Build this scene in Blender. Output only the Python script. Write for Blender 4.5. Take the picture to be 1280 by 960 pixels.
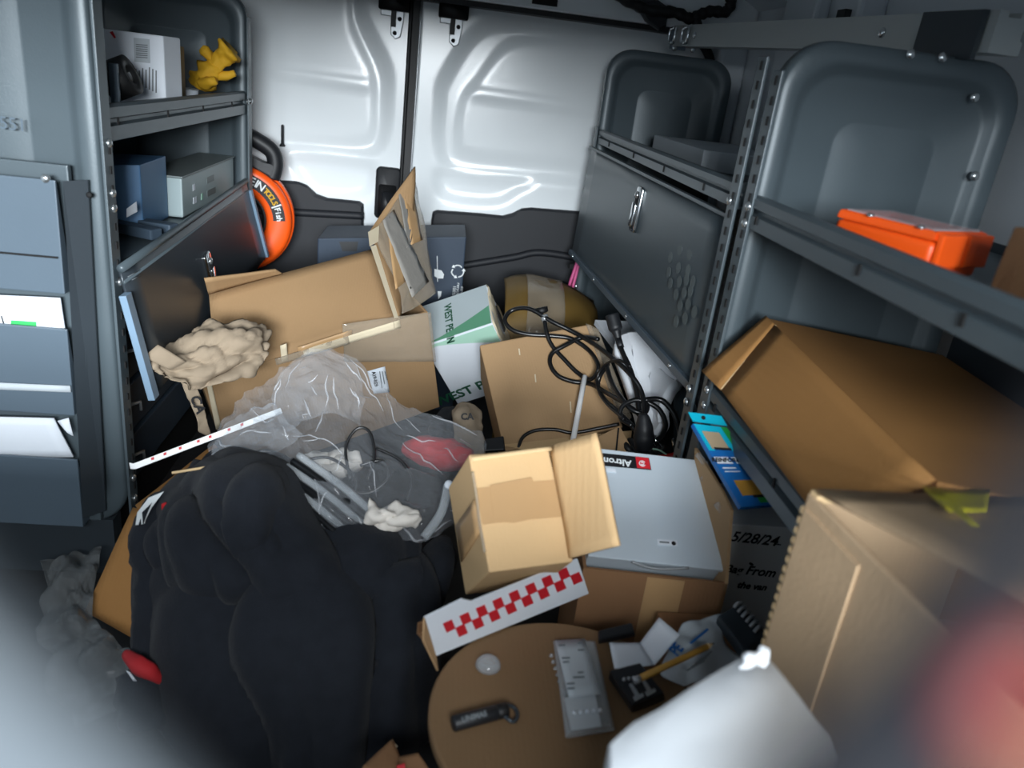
import bpy, bmesh, math, random
import numpy as np
from mathutils import Vector, Matrix, Euler, noise
random.seed(7)
C = bpy.context.scene.collection
for o in list(bpy.data.objects): bpy.data.objects.remove(o)

# ------------------------------------------------------------------ camera
FPX, EYE = 959.0, Vector((0, 0, 0.8))                     # focal length in pixels of a 1280 px wide frame, eye point
_d = np.array([-80., -390., FPX]); _d /= np.linalg.norm(_d)
_n = np.array([-300., 2420., FPX]); _n -= _d * _n.dot(_d); _n /= np.linalg.norm(_n)
_u = -_n; _r = np.cross(_n, _d)
axis = lambda k: Vector((_r[k], _d[k], _u[k]))
cm = Matrix((axis(0), -axis(1), -axis(2))).transposed().to_4x4(); cm.translation = EYE
cd = bpy.data.cameras.new('camera'); cam = bpy.data.objects.new('camera', cd); C.objects.link(cam)
cam.matrix_world = cm
cd.sensor_width = 36; cd.lens = 36 * FPX / 1280; cd.clip_start = 0.005
cd.dof.use_dof = True; cd.dof.focus_distance = 1.35; cd.dof.aperture_fstop = 4.6
bpy.context.scene.camera = cam

# ------------------------------------------------------------------ light
S = bpy.context.scene
S.view_settings.view_transform = 'Standard'; S.view_settings.look = 'None'
S.view_settings.gamma = 1; S.view_settings.exposure = 0.0
w = bpy.data.worlds.new('daylight'); S.world = w; w.use_nodes = True
w.node_tree.nodes['Background'].inputs[0].default_value = (0.72, 0.86, 1.0, 1)
w.node_tree.nodes['Background'].inputs[1].default_value = 0.8

def area(name, loc, target, sx, sy, power, col):
    l = bpy.data.lights.new(name, 'AREA'); l.shape = 'RECTANGLE'; l.size = sx; l.size_y = sy; l.energy = power; l.color = col
    o = bpy.data.objects.new(name, l); C.objects.link(o); o.location = loc
    o.rotation_euler = (Vector(target) - Vector(loc)).to_track_quat('-Z', 'Y').to_euler(); return o
area('windscreen_daylight', (0.08, -2.6, 1.22), (0.05, 2.0, 0.35), 1.35, 0.6, 308, (0.90, 0.96, 1.0))
area('upper_windscreen_daylight', (0.06, -0.85, 1.24), (0.10, 0.7, 0.35), 0.6, 0.30, 22, (0.90, 0.96, 1.0))

# ------------------------------------------------------------------ helpers: pixels to points, materials
def ray(x, y):
    v = np.array([x - 640., y - 480., FPX]); return Vector((v @ _r, v @ _d, v @ _u))
def P(x, y, X=None, Y=None, Z=None):                       # the point seen at a photo pixel, on a plane of the van
    v = ray(x, y)
    t = X / v.x if X is not None else Y / v.y if Y is not None else (Z - EYE.z) / v.z
    return EYE + v * t
def PP(x, y, p, n, off=0.0):                               # the same, on the plane through p with normal n
    v = ray(x, y); n = Vector(n).normalized()
    return EYE + v * (((Vector(p) + n * off) - EYE).dot(n) / v.dot(n))

def lin(c):
    f = lambda v: v / 12.92 if v <= 0.04045 else ((v + 0.055) / 1.055) ** 2.4
    return (f(c[0] / 255), f(c[1] / 255), f(c[2] / 255), 1)
M = {}
def mat(name, rgb, rough=0.6, metal=0.0, vary=0.06, scale=12, bump=0.0, bscale=60, spec=0.5, alpha=None, stretch=None, sheen=0):
    m = bpy.data.materials.new(name); m.use_nodes = True; nt = m.node_tree; b = nt.nodes['Principled BSDF']
    b.inputs['Roughness'].default_value = rough; b.inputs['Metallic'].default_value = metal
    b.inputs['Specular IOR Level'].default_value = spec
    if sheen: b.inputs['Sheen Weight'].default_value = sheen
    tc = nt.nodes.new('ShaderNodeTexCoord'); mp = nt.nodes.new('ShaderNodeMapping')
    nt.links.new(tc.outputs['Object'], mp.inputs[0])
    if stretch: mp.inputs['Scale'].default_value = stretch
    c = lin(rgb)
    if vary:
        n = nt.nodes.new('ShaderNodeTexNoise'); n.inputs['Scale'].default_value = scale; n.inputs['Detail'].default_value = 5
        r = nt.nodes.new('ShaderNodeMix'); r.data_type = 'RGBA'
        r.inputs[6].default_value = tuple(v * (1 - vary) for v in c[:3]) + (1,)
        r.inputs[7].default_value = tuple(min(1, v * (1 + vary)) for v in c[:3]) + (1,)
        nt.links.new(mp.outputs[0], n.inputs[0]); nt.links.new(n.outputs[0], r.inputs[0]); nt.links.new(r.outputs[2], b.inputs[0])
    else: b.inputs[0].default_value = c
    if bump:
        n2 = nt.nodes.new('ShaderNodeTexNoise'); n2.inputs['Scale'].default_value = bscale; n2.inputs['Detail'].default_value = 4
        bp = nt.nodes.new('ShaderNodeBump'); bp.inputs['Strength'].default_value = bump; bp.inputs['Distance'].default_value = 0.004
        nt.links.new(mp.outputs[0], n2.inputs[0]); nt.links.new(n2.outputs[0], bp.inputs['Height']); nt.links.new(bp.outputs[0], b.inputs['Normal'])
    if alpha is not None:                                  # thin clear film: part of the light passes straight through, more reflection at a slant
        tr = nt.nodes.new('ShaderNodeBsdfTransparent'); tr.inputs[0].default_value = (0.95, 0.96, 0.97, 1)
        lw = nt.nodes.new('ShaderNodeLayerWeight'); lw.inputs[0].default_value = 0.35
        mr = nt.nodes.new('ShaderNodeMapRange'); mr.inputs[3].default_value = alpha; mr.inputs[4].default_value = min(1, alpha + 0.35)
        mx = nt.nodes.new('ShaderNodeMixShader'); out = nt.nodes['Material Output']
        nt.links.new(lw.outputs['Facing'], mr.inputs[0]); nt.links.new(mr.outputs[0], mx.inputs[0])
        nt.links.new(tr.outputs[0], mx.inputs[1]); nt.links.new(b.outputs[0], mx.inputs[2]); nt.links.new(mx.outputs[0], out.inputs[0])
    M[name] = m; return m
def cardboard(name, rgb, vary=0.10):
    m = mat(name, rgb, 0.82, 0, vary, 7, 0.12, 220, 0.25)
    nt = m.node_tree; b = nt.nodes['Principled BSDF']
    bp = next(n for n in nt.nodes if n.type == 'BUMP'); wv = nt.nodes.new('ShaderNodeTexWave')   # faint flutes
    wv.inputs['Scale'].default_value = 60; wv.inputs['Distortion'].default_value = 0.6
    b2 = nt.nodes.new('ShaderNodeBump'); b2.inputs['Strength'].default_value = 0.06; b2.inputs['Distance'].default_value = 0.002
    tc = next(n for n in nt.nodes if n.type == 'MAPPING')
    nt.links.new(tc.outputs[0], wv.inputs[0]); nt.links.new(wv.outputs[1], b2.inputs['Height'])
    nt.links.new(bp.outputs[0], b2.inputs['Normal']); nt.links.new(b2.outputs[0], b.inputs['Normal'])
    return m
mat('grey_steel', (80, 91, 97), 0.38, 0.15, 0.05, 9, 0.04, 400)
mat('grey_steel_light', (86, 100, 112), 0.42, 0.1, 0.05, 9, 0.04, 400)
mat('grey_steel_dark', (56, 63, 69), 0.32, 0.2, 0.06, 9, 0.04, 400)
mat('light_spot_steel', (92, 102, 104), 0.45, 0.1, 0.3, 40)  # paler steel for the light spots painted on the drop door
mat('seat_cloth', (52, 54, 58), 0.9, 0, 0.1, 60, 0.2, 300)
mat('blue_steel', (125, 150, 172), 0.45, 0.1, 0.05)
mat('bolt_zinc', (205, 210, 212), 0.25, 0.9, 0.03)
mat('hole_black', (12, 13, 15), 0.8, 0, 0)
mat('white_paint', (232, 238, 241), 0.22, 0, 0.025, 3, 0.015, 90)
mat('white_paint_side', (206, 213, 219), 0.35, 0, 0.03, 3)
mat('black_plastic', (26, 28, 32), 0.5, 0, 0.08, 20, 0.05, 300)
mat('trim_plastic', (26, 29, 35), 0.62, 0, 0.06, 20, 0.08, 500)
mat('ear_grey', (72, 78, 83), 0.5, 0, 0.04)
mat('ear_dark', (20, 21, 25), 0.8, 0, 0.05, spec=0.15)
mat('rubber', (14, 15, 17), 0.55, 0, 0.05)
mat('floor_mat', (38, 39, 41), 0.8, 0, 0.15, 20, 0.3, 80)
mat('alloy', (172, 178, 178), 0.35, 0.25, 0.04, 6, 0.02, 200)
mat('orange', (250, 92, 24), 0.38, 0, 0.03)
mat('orange_dark', (196, 62, 14), 0.4, 0, 0.03)
cardboard('cardboard', (178, 145, 108)); cardboard('cardboard_pale', (206, 172, 128), 0.06); cardboard('cardboard_orange', (158, 114, 66), 0.07)
cardboard('cardboard_grey', (178, 152, 122), 0.06); cardboard('cardboard_brown', (140, 104, 74))
cardboard('cardboard_worn', (154, 124, 90)); cardboard('cardboard_edge', (206, 178, 136)); cardboard('cardboard_drum', (122, 96, 69), 0.07)
mat('kraft_tape', (182, 146, 104), 0.4, 0, 0.08, 18, 0.05, 60, 0.6)
mat('clear_tape', (206, 190, 168), 0.14, 0, 0.10, 10, 0.35, 60, 1.0, alpha=0.22)
mat('grey_tape', (150, 146, 140), 0.22, 0, 0.12, 20, 0.3, 60, 0.8)
mat('torn_paper', (214, 200, 172), 0.9, 0, 0.08)
mat('packing_paper', (150, 134, 114), 0.9, 0, 0.08, 12, 0.3, 60)
mat('white_paper', (222, 228, 236), 0.7, 0, 0.03, 10, 0.05, 100)
mat('grey_paper', (182, 190, 196), 0.7, 0, 0.03)
mat('green_print', (50, 170, 90), 0.6, 0, 0.02)
mat('dark_green', (22, 82, 58), 0.6, 0, 0.02)
mat('leaf_green', (98, 158, 126), 0.6, 0, 0.03)
mat('mint', (172, 214, 194), 0.6, 0, 0.02)
mat('pale_grey_green', (186, 198, 202), 0.6, 0, 0.02)
mat('navy_card', (36, 52, 70), 0.6, 0, 0.08, 8, 0.08, 120)
mat('ink_white', (225, 230, 232), 0.6, 0, 0)
mat('ink_black', (20, 20, 24), 0.6, 0, 0)
mat('ink_grey', (110, 116, 120), 0.6, 0, 0)
mat('red_ink', (200, 32, 44), 0.55, 0, 0.02)
mat('red_cloth', (178, 22, 30), 0.8, 0, 0.1, 30)
mat('enclosure_grey', (206, 217, 226), 0.32, 0.15, 0.02, 5, 0.03, 300)
mat('box_blue', (74, 116, 156), 0.5, 0, 0.08)
mat('box_greygreen', (160, 176, 178), 0.45, 0, 0.03)
mat('box_greygreen_dark', (118, 128, 128), 0.45, 0, 0.03)
mat('yellow_glove', (214, 164, 32), 0.75, 0, 0.14, 25, 0.3, 80)
mat('yellow_tape', (226, 214, 20), 0.35, 0, 0.05)
mat('pencil_yellow', (196, 148, 64), 0.5, 0, 0.05)
mat('fleece', (35, 38, 44), 1.0, 0, 0.22, 60, 0.35, 520, 0.1, sheen=0.06)
mat('film', (222, 227, 234), 0.08, 0, 0.05, 14, 0, 60, 1.0, alpha=0.085)
mat('film_crease_glint', (244, 246, 250), 0.12, 0, 0, spec=1.0, alpha=0.20)  # near-white film that paints highlights along the folds of the bag
mat('film_grey', (110, 112, 112), 0.14, 0, 0.10, 14, 0, 30, 0.6, alpha=0.36)
mat('clear_plastic', (206, 212, 216), 0.08, 0, 0, spec=0.9, alpha=0.28)
mat('cord_black', (18, 19, 21), 0.32, 0, 0.03, spec=0.6)
mat('white_foam', (232, 236, 242), 0.6, 0, 0.02, 10, 0.06, 80)
mat('white_stick', (243, 244, 244), 0.55, 0, 0.02)
mat('white_wrap', (240, 245, 250), 0.4, 0, 0.02, 10, 0.12, 26)
mat('teal_card', (18, 172, 200), 0.35, 0, 0.05); mat('blue_card', (22, 98, 168), 0.35, 0, 0.08); mat('green_card', (40, 150, 66), 0.35, 0, 0.05)
mat('tan_print', (170, 150, 122), 0.5, 0, 0.05); mat('ochre_print', (180, 132, 50), 0.5, 0, 0.1)
mat('white_carton', (226, 227, 225), 0.75, 0, 0.08, 8, 0.06, 150)
mat('pink_cord', (216, 96, 150), 0.5, 0, 0.05)
mat('chrome', (220, 224, 226), 0.12, 1.0, 0)
mat('button_red', (112, 30, 24), 0.5, 0, 0.03)
mat('handle_red', (206, 40, 36), 0.4, 0, 0.03)
mat('beige_wad', (220, 213, 204), 0.9, 0, 0.08, 20, 0.4, 70)
mat('drawer_blue', (60, 74, 88), 0.5, 0.1, 0.06)
mat('tan_carton_dark', (120, 94, 44), 0.6, 0, 0.1)
mat('silver', (170, 174, 178), 0.35, 0.5, 0.05)

# ------------------------------------------------------------------ helpers: objects and meshes
def WM(o):
    return WM(o.parent) @ o.matrix_parent_inverse @ o.matrix_basis if o.parent else o.matrix_basis.copy()
def tag(o, label, cat, group=None):
    o['label'] = label; o['category'] = cat
    if group: o['group'] = group
    return o
def thing(name, label, cat, loc=(0, 0, 0), rot=(0, 0, 0), group=None):
    o = bpy.data.objects.new(name, None); C.objects.link(o); o.empty_display_size = 0.03
    o.location = loc; o.rotation_euler = Euler([math.radians(a) for a in rot]); return tag(o, label, cat, group)
def mesh(name, verts, faces, m, parent=None, smooth=False, world=True, bevel=0.0, label=None, seg=2, angle=0.6):
    me = bpy.data.meshes.new(name); me.from_pydata([tuple(v) for v in verts], [], faces)
    bm = bmesh.new(); bm.from_mesh(me)
    bmesh.ops.recalc_face_normals(bm, faces=bm.faces)
    if bevel:
        es = [e for e in bm.edges if len(e.link_faces) == 2 and e.calc_face_angle(0) > angle]
        bmesh.ops.bevel(bm, geom=es, offset=bevel, segments=seg, affect='EDGES', profile=0.6)
    for f in bm.faces: f.smooth = smooth
    bm.to_mesh(me); bm.free()
    me.materials.append(M[m] if isinstance(m, str) else m)
    o = bpy.data.objects.new(name, me); C.objects.link(o)
    if parent:
        o.parent = parent
        if world: o.matrix_parent_inverse = WM(parent).inverted()
    if label: o['label'] = label
    return o
def struct(o): o['kind'] = 'structure'; return o
BF = [(0, 3, 2, 1), (4, 5, 6, 7), (0, 1, 5, 4), (1, 2, 6, 5), (2, 3, 7, 6), (3, 0, 4, 7)]
def bverts(x0, x1, y0, y1, z0, z1):
    return [(x0, y0, z0), (x1, y0, z0), (x1, y1, z0), (x0, y1, z0), (x0, y0, z1), (x1, y0, z1), (x1, y1, z1), (x0, y1, z1)]
def box(name, b, m, parent=None, world=False, bevel=0.0, label=None, smooth=False):
    return mesh(name, bverts(*b), BF, m, parent, smooth, world, bevel, label)
def boxes(name, bs, m, parent=None, world=False, bevel=0.0, label=None):
    v, f = [], []
    for b in bs:
        k = len(v); v += bverts(*b); f += [tuple(i + k for i in q) for q in BF]
    return mesh(name, v, f, m, parent, False, world, bevel, label)
def hexa(name, bottom, top, m, parent=None, bevel=0.0, label=None, world=True, smooth=False):   # solid from two quads
    return mesh(name, list(bottom) + list(top), BF, m, parent, smooth, world, bevel, label)
def prism(name, poly, thick, m, parent=None, world=True, bevel=0.0, label=None, smooth=False):  # polygon of points, extruded by a vector
    n = len(poly); t = Vector(thick)
    v = [Vector(p) for p in poly] + [Vector(p) + t for p in poly]
    f = [tuple(range(n)), tuple(range(2 * n - 1, n - 1, -1))] + [(i, (i + 1) % n, (i + 1) % n + n, i + n) for i in range(n)]
    return mesh(name, v, f, m, parent, smooth, world, bevel, label)
def nz(p, s, seed=0.0): return noise.noise(Vector(p) * s + Vector((seed, seed * 1.7, -seed)))
def sheet(name, q, m, parent=None, thick=0.003, nx=10, ny=10, warp=0.0, ws=14, seed=1.0, world=True, label=None, fn=None, smooth=True):
    a, b, c, d = [Vector(p) for p in q]                      # corners in order; a-b is v=0, d-c is v=1
    n = (b - a).cross(d - a).normalized(); g = []
    for j in range(ny + 1):
        for i in range(nx + 1):
            u, v = i / nx, j / ny
            p = a * (1 - u) * (1 - v) + b * u * (1 - v) + c * u * v + d * (1 - u) * v
            k = warp * nz(p, ws, seed) + (fn(u, v) if fn else 0)
            g.append(p + n * k)
    return shell(name, g, nx + 1, ny + 1, m, parent, thick, world, label, smooth, n)
def shell(name, g, nu, nv, m, parent=None, thick=0.003, world=True, label=None, smooth=True, nrm=None):
    f = [(j * nu + i, j * nu + i + 1, (j + 1) * nu + i + 1, (j + 1) * nu + i) for j in range(nv - 1) for i in range(nu - 1)]
    if thick:
        N = []
        for j in range(nv):
            for i in range(nu):
                du = g[j * nu + min(i + 1, nu - 1)] - g[j * nu + max(i - 1, 0)]; dv = g[min(j + 1, nv - 1) * nu + i] - g[max(j - 1, 0) * nu + i]
                k = du.cross(dv); N.append(k.normalized() if k.length > 1e-9 else Vector((0, 0, 1)))
        t = len(g); g = list(g) + [p - N[i] * thick for i, p in enumerate(g)]
        f += [tuple(i + t for i in reversed(q)) for q in f]
        ring = [i for i in range(nu)] + [j * nu + nu - 1 for j in range(1, nv)] + [(nv - 1) * nu + i for i in range(nu - 2, -1, -1)] + [j * nu for j in range(nv - 2, 0, -1)]
        f += [(ring[k], ring[(k + 1) % len(ring)], ring[(k + 1) % len(ring)] + t, ring[k] + t) for k in range(len(ring))]
    return mesh(name, g, f, m, parent, smooth, world, 0, label)
def cr(a, b, c, d, t): return 0.5 * ((2 * b) + (c - a) * t + (2 * a - 5 * b + 4 * c - d) * t * t + (3 * b - a - 3 * c + d) * t ** 3)
def crpath(pts, n):
    pts = [Vector(p) for p in pts]; o = []
    for k in range(len(pts) - 1):
        a = pts[max(k - 1, 0)]; b = pts[k]; c = pts[k + 1]; d = pts[min(k + 2, len(pts) - 1)]
        o += [cr(a, b, c, d, i / n) for i in range(n)]
    return o + [pts[-1]]
def patch(name, rows, m, parent=None, su=6, sv=6, thick=0.003, disp=None, label=None, world=True, smooth=True):
    cols = [crpath(r, su) for r in rows]; nu = len(cols[0])
    t = [crpath([cols[j][i] for j in range(len(rows))], sv) for i in range(nu)]; nv = len(t[0])
    g = [t[i][j] for j in range(nv) for i in range(nu)]
    if disp:
        h = []
        for j in range(nv):
            for i in range(nu):
                du = g[j * nu + min(i + 1, nu - 1)] - g[j * nu + max(i - 1, 0)]; dv = g[min(j + 1, nv - 1) * nu + i] - g[max(j - 1, 0) * nu + i]
                k = du.cross(dv); k = k.normalized() if k.length > 1e-9 else Vector((0, 0, 1))
                if k.dot(EYE - g[j * nu + i]) < 0: k = -k
                h.append(g[j * nu + i] + k * disp(g[j * nu + i], i / (nu - 1), j / (nv - 1)))
        g = h
    return shell(name, g, nu, nv, m, parent, thick, world, label, smooth)
def tube(name, pts, r, m, parent=None, n=8, sub=8, closed=False, label=None, world=True, taper=None):
    path = crpath(pts, sub) if sub > 1 else [Vector(p) for p in pts]
    v, f = [], []; N = None
    for i, p in enumerate(path):
        t = (path[min(i + 1, len(path) - 1)] - path[max(i - 1, 0)])
        t = t.normalized() if t.length > 1e-9 else Vector((0, 0, 1))
        if N is None: N = t.orthogonal().normalized()
        N = (N - t * N.dot(t)); N = N.normalized() if N.length > 1e-6 else t.orthogonal().normalized()
        B = t.cross(N); rr = r * (taper(i / (len(path) - 1)) if taper else 1)
        v += [p + (N * math.cos(2 * math.pi * k / n) + B * math.sin(2 * math.pi * k / n)) * rr for k in range(n)]
    for i in range(len(path) - 1): f += [(i * n + k, i * n + (k + 1) % n, (i + 1) * n + (k + 1) % n, (i + 1) * n + k) for k in range(n)]
    f += [tuple(range(n - 1, -1, -1)), tuple(range((len(path) - 1) * n, len(path) * n))]
    return mesh(name, v, f, m, parent, True, world, 0, label)
def lathe(name, prof, m, parent=None, mtx=None, n=40, smooth=True, label=None, world=True, closed=False):   # prof: (r, z) pairs around local z
    v, f = [], []; mtx = mtx or Matrix()
    for (r, z) in prof: v += [mtx @ Vector((r * math.cos(2 * math.pi * k / n), r * math.sin(2 * math.pi * k / n), z)) for k in range(n)]
    L = len(prof)
    for i in range(L if closed else L - 1):
        j = (i + 1) % L; f += [(i * n + k, i * n + (k + 1) % n, j * n + (k + 1) % n, j * n + k) for k in range(n)]
    if not closed: f += [tuple(range(n - 1, -1, -1)), tuple(range((L - 1) * n, L * n))]
    return mesh(name, v, f, m, parent, smooth, world, 0, label)
def bolt(p, nrm, r=0.006, parent=None, m='bolt_zinc', name='bolt'):
    q = Vector(nrm).to_track_quat('Z', 'Y').to_matrix().to_4x4(); q.translation = Vector(p)
    return lathe(name, [(r, 0), (r * 1.02, r * 0.25), (r * 0.75, r * 0.6), (r * 0.3, r * 0.75)], m, parent, q, 10)
def text(name, s, size, m, parent, o, ux, uy, label=None, world=True, align='CENTER', ext=0.0002, shear=0.0, bold=0.0):
    cu = bpy.data.curves.new(name, 'FONT'); cu.body = s; cu.size = size; cu.extrude = ext; cu.align_x = align; cu.align_y = 'CENTER'; cu.shear = shear
    cu.resolution_u = 3; cu.offset = bold
    t = bpy.data.objects.new(name, cu); me = bpy.data.meshes.new_from_object(t); bpy.data.objects.remove(t); bpy.data.curves.remove(cu)
    ux = Vector(ux).normalized(); uz = ux.cross(Vector(uy)).normalized(); uy = uz.cross(ux)
    mm = Matrix((ux, uy, uz)).transposed().to_4x4(); mm.translation = Vector(o)
    me.transform(mm); me.materials.clear(); me.materials.append(M[m])
    ob = bpy.data.objects.new(name, me); C.objects.link(ob)
    if parent:
        ob.parent = parent
        if world: ob.matrix_parent_inverse = WM(parent).inverted()
    if label: ob['label'] = label
    return ob
def decal(name, pts, m, parent, n, off=0.0006, thick=0.0004, world=True, label=None):   # flat print or tape lying on a face
    n = Vector(n).normalized(); return prism(name, [Vector(p) + n * off for p in pts], n * thick, m, parent, world, 0, label)
def rrect(cx, cz, hw, hh, r, k=6):
    o = []
    for (sx, sz, a0) in ((1, 1, 0), (-1, 1, 90), (-1, -1, 180), (1, -1, 270)):
        rr = min(r, hw, hh)
        for i in range(k + 1):
            a = math.radians(a0 + 90 * i / k); o.append((cx + sx * (hw - rr) + rr * math.cos(a), cz + sz * (hh - rr) + rr * math.sin(a)))
    return o
def loops(name, L, m, parent=None, cap=True, smooth=True, world=True, label=None):   # stack of same-length 3D loops, capped at both ends
    n = len(L[0]); v = [p for l in L for p in l]; f = []
    for i in range(len(L) - 1): f += [(i * n + k, i * n + (k + 1) % n, (i + 1) * n + (k + 1) % n, (i + 1) * n + k) for k in range(n)]
    if cap: f += [tuple(range(n - 1, -1, -1)), tuple(range((len(L) - 1) * n, len(L) * n))]
    return mesh(name, v, f, m, parent, smooth, world, 0, label)
def sdf(px, pz, poly):                                       # signed distance to a polygon, negative inside
    d = np.full(px.shape, 1e9); ins = np.zeros(px.shape, bool); n = len(poly)
    for i in range(n):
        (ax, az), (bx, bz) = poly[i], poly[(i + 1) % n]
        ex, ez = bx - ax, bz - az; t = np.clip(((px - ax) * ex + (pz - az) * ez) / (ex * ex + ez * ez + 1e-12), 0, 1)
        d = np.minimum(d, np.hypot(px - ax - t * ex, pz - az - t * ez))
        c = ((az > pz) != (bz > pz)) & (px < (bx - ax) * (pz - az) / ((bz - az) if abs(bz - az) > 1e-9 else 1e-9) + ax); ins ^= c
    return np.where(ins, -d, d)
def sstep(a, b, x): t = np.clip((x - a) / (b - a), 0, 1); return t * t * (3 - 2 * t)
def smooth_poly(pts, n=5, closed=True):
    pts = [Vector((p[0], p[1], 0)) for p in pts]; o = []; L = len(pts)
    for k in range(L):
        a, b, c, d = pts[k - 1], pts[k], pts[(k + 1) % L], pts[(k + 2) % L]
        for i in range(n): q = cr(a, b, c, d, i / n); o.append((q.x, q.y))
    return o

# ================================================================== the van: floor, sides, roof, rear doors
XL, XR, YD, ZC = -0.80, 0.735, 2.08, 1.10
struct(box('floor', (XL, XR, -1.05, YD + 0.06, -0.03, 0), 'floor_mat'))
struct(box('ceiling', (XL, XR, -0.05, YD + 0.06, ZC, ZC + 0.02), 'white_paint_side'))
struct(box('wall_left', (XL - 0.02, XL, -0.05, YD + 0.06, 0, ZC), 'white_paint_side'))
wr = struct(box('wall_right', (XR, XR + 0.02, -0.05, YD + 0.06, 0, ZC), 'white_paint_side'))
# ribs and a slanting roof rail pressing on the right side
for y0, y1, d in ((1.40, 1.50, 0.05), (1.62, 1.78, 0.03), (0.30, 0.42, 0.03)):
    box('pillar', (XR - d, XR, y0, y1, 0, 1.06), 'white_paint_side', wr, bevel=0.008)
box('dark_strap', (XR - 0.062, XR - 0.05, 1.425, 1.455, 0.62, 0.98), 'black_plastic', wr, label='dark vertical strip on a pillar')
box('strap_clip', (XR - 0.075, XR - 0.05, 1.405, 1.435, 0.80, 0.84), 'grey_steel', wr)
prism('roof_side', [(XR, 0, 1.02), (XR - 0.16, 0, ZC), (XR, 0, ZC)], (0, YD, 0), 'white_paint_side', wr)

def door_skin(name, x0, x1, z0, z1, fn, nx=84, nz_=84, m='white_paint'):
    xs, zs = np.meshgrid(np.linspace(x0, x1, nx), np.linspace(z0, z1, nz_))
    dy = fn(xs, zs)
    g = [Vector((xs[j, i], YD + dy[j, i], zs[j, i])) for j in range(nz_) for i in range(nx)]
    return shell(name, g, nx, nz_, m, None, 0.02, True)
dp = lambda x, y: (lambda v: (v.x, v.z))(P(x, y, Y=YD))
SEAM = P(516, 100, Y=YD).x
# right rear door: two pressed panels
up2 = smooth_poly([dp(*q) for q in ((606, 32), (556, 96), (549, 130), (548, 185), (566, 212), (640, 220), (740, 230), (860, 236), (860, 60), (800, 40), (700, 36))], 4)
in2 = smooth_poly([dp(*q) for q in ((640, 52), (596, 100), (578, 125), (572, 175), (590, 196), (700, 206), (830, 214), (830, 70), (720, 52))], 4)
po2 = smooth_poly([dp(*q) for q in ((548, 214), (548, 240), (572, 252), (622, 254), (648, 240), (668, 226), (600, 220))], 4)
def f2(x, z):
    a = sdf(x, z, up2); b = sdf(x, z, po2); c = sdf(x, z, in2); zb = dp(640, 122)[1]
    return 0.011 * sstep(0.014, -0.018, a) - 0.005 * sstep(0.012, -0.016, c) + 0.011 * sstep(0.012, -0.020, b) - 0.003 * np.exp(-((z - zb + 0.02 * (x - 0.1)) / 0.010) ** 2) * sstep(0.0, -0.03, c)
d2 = struct(door_skin('door_2', SEAM + 0.008, XR - 0.03, 0.02, 0.995, f2)); d2['label'] = 'white right rear door'
up1 = smooth_poly([dp(*q) for q in ((430, -60), (452, 20), (482, 84), (485, 120), (481, 172), (462, 192), (400, 188), (355, 184), (240, 170), (240, -60))], 4)
in1 = smooth_poly([dp(*q) for q in ((420, -60), (440, 30), (466, 92), (468, 130), (466, 165), (448, 180), (365, 176), (260, 160), (260, -60))], 4)
po1 = smooth_poly([dp(*q) for q in ((368, 196), (376, 226), (398, 246), (440, 248), (462, 240), (468, 214), (450, 202))], 4)
def f1(x, z):
    a = sdf(x, z, up1); b = sdf(x, z, po1); c = sdf(x, z, in1); zb = dp(400, 98)[1]
    return 0.011 * sstep(0.014, -0.018, a) - 0.005 * sstep(0.012, -0.016, c) + 0.011 * sstep(0.012, -0.020, b) - 0.003 * np.exp(-((z - zb + 0.02 * (x + 0.3)) / 0.010) ** 2) * sstep(0.0, -0.03, c)
d1 = struct(door_skin('door_1', XL + 0.03, SEAM - 0.012, 0.02, 0.995, f1)); d1['label'] = 'white left rear door'
# dark lower linings with a ring pressed into the right one
def lining(pts, parent, ring=None):
    poly = [dp(*q) for q in pts]; n = len(poly)
    cx = sum(p[0] for p in poly) / n; cz = sum(p[1] for p in poly) / n
    L = []
    for off, y in ((0, -0.002), (0, -0.014), (0.006, -0.018)):
        L.append([Vector((p[0] - off * (1 if p[0] > cx else -1), YD + y, p[1] - off * (1 if p[1] > cz else -1))) for p in poly])
    o = loops('lower_trim', L, 'trim_plastic', parent, True, False, label='dark plastic lower lining')
    return o
t2 = lining([(542, 420), (539, 275), (541, 264), (546, 262), (600, 266), (628, 269), (640, 266), (652, 260), (664, 259), (730, 264), (860, 275), (860, 500), (542, 520)], d2)
t1 = lining([(300, 420), (300, 222), (352, 225), (372, 226), (384, 231), (396, 242), (410, 247), (440, 250), (450, 251), (455, 255), (455, 420)], d1)
rc = P(688, 388, Y=YD - 0.018)
tube('speaker_ring', [rc + Vector((math.cos(a) * 0.085, 0, math.sin(a) * 0.085)) for a in [math.radians(k * 12) for k in range(31)]], 0.006, 'black_plastic', t2, 6, 1)
q = [P(560, 335, Y=YD - 0.02), P(640, 322, Y=YD - 0.02), P(680, 316, Y=YD - 0.02), P(760, 330, Y=YD - 0.02)]
tube('lining_ridge', q, 0.010, 'trim_plastic', t2, 8, 6)
q = [P(310, 262, Y=YD - 0.02), P(380, 266, Y=YD - 0.02), P(455, 270, Y=YD - 0.02)]
tube('lining_ridge', q, 0.010, 'trim_plastic', t1, 8, 6)
# seam rubber between the doors
s = struct(boxes('trim_1', [(SEAM - 0.012, SEAM + 0.008, YD - 0.004, YD + 0.03, 0.02, 0.99)], 'rubber')); s['label'] = 'black rubber seam between the rear doors'
tube('seal_lip', [(SEAM - 0.014, YD - 0.006, 0.05), (SEAM - 0.014, YD - 0.006, 0.5), (SEAM - 0.014, YD - 0.006, 0.985)], 0.005, 'rubber', s, 8, 4)
tube('seal_lip', [(SEAM + 0.010, YD - 0.004, 0.05), (SEAM + 0.010, YD - 0.004, 0.5), (SEAM + 0.010, YD - 0.004, 0.985)], 0.003, 'silver', s, 8, 4)
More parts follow.
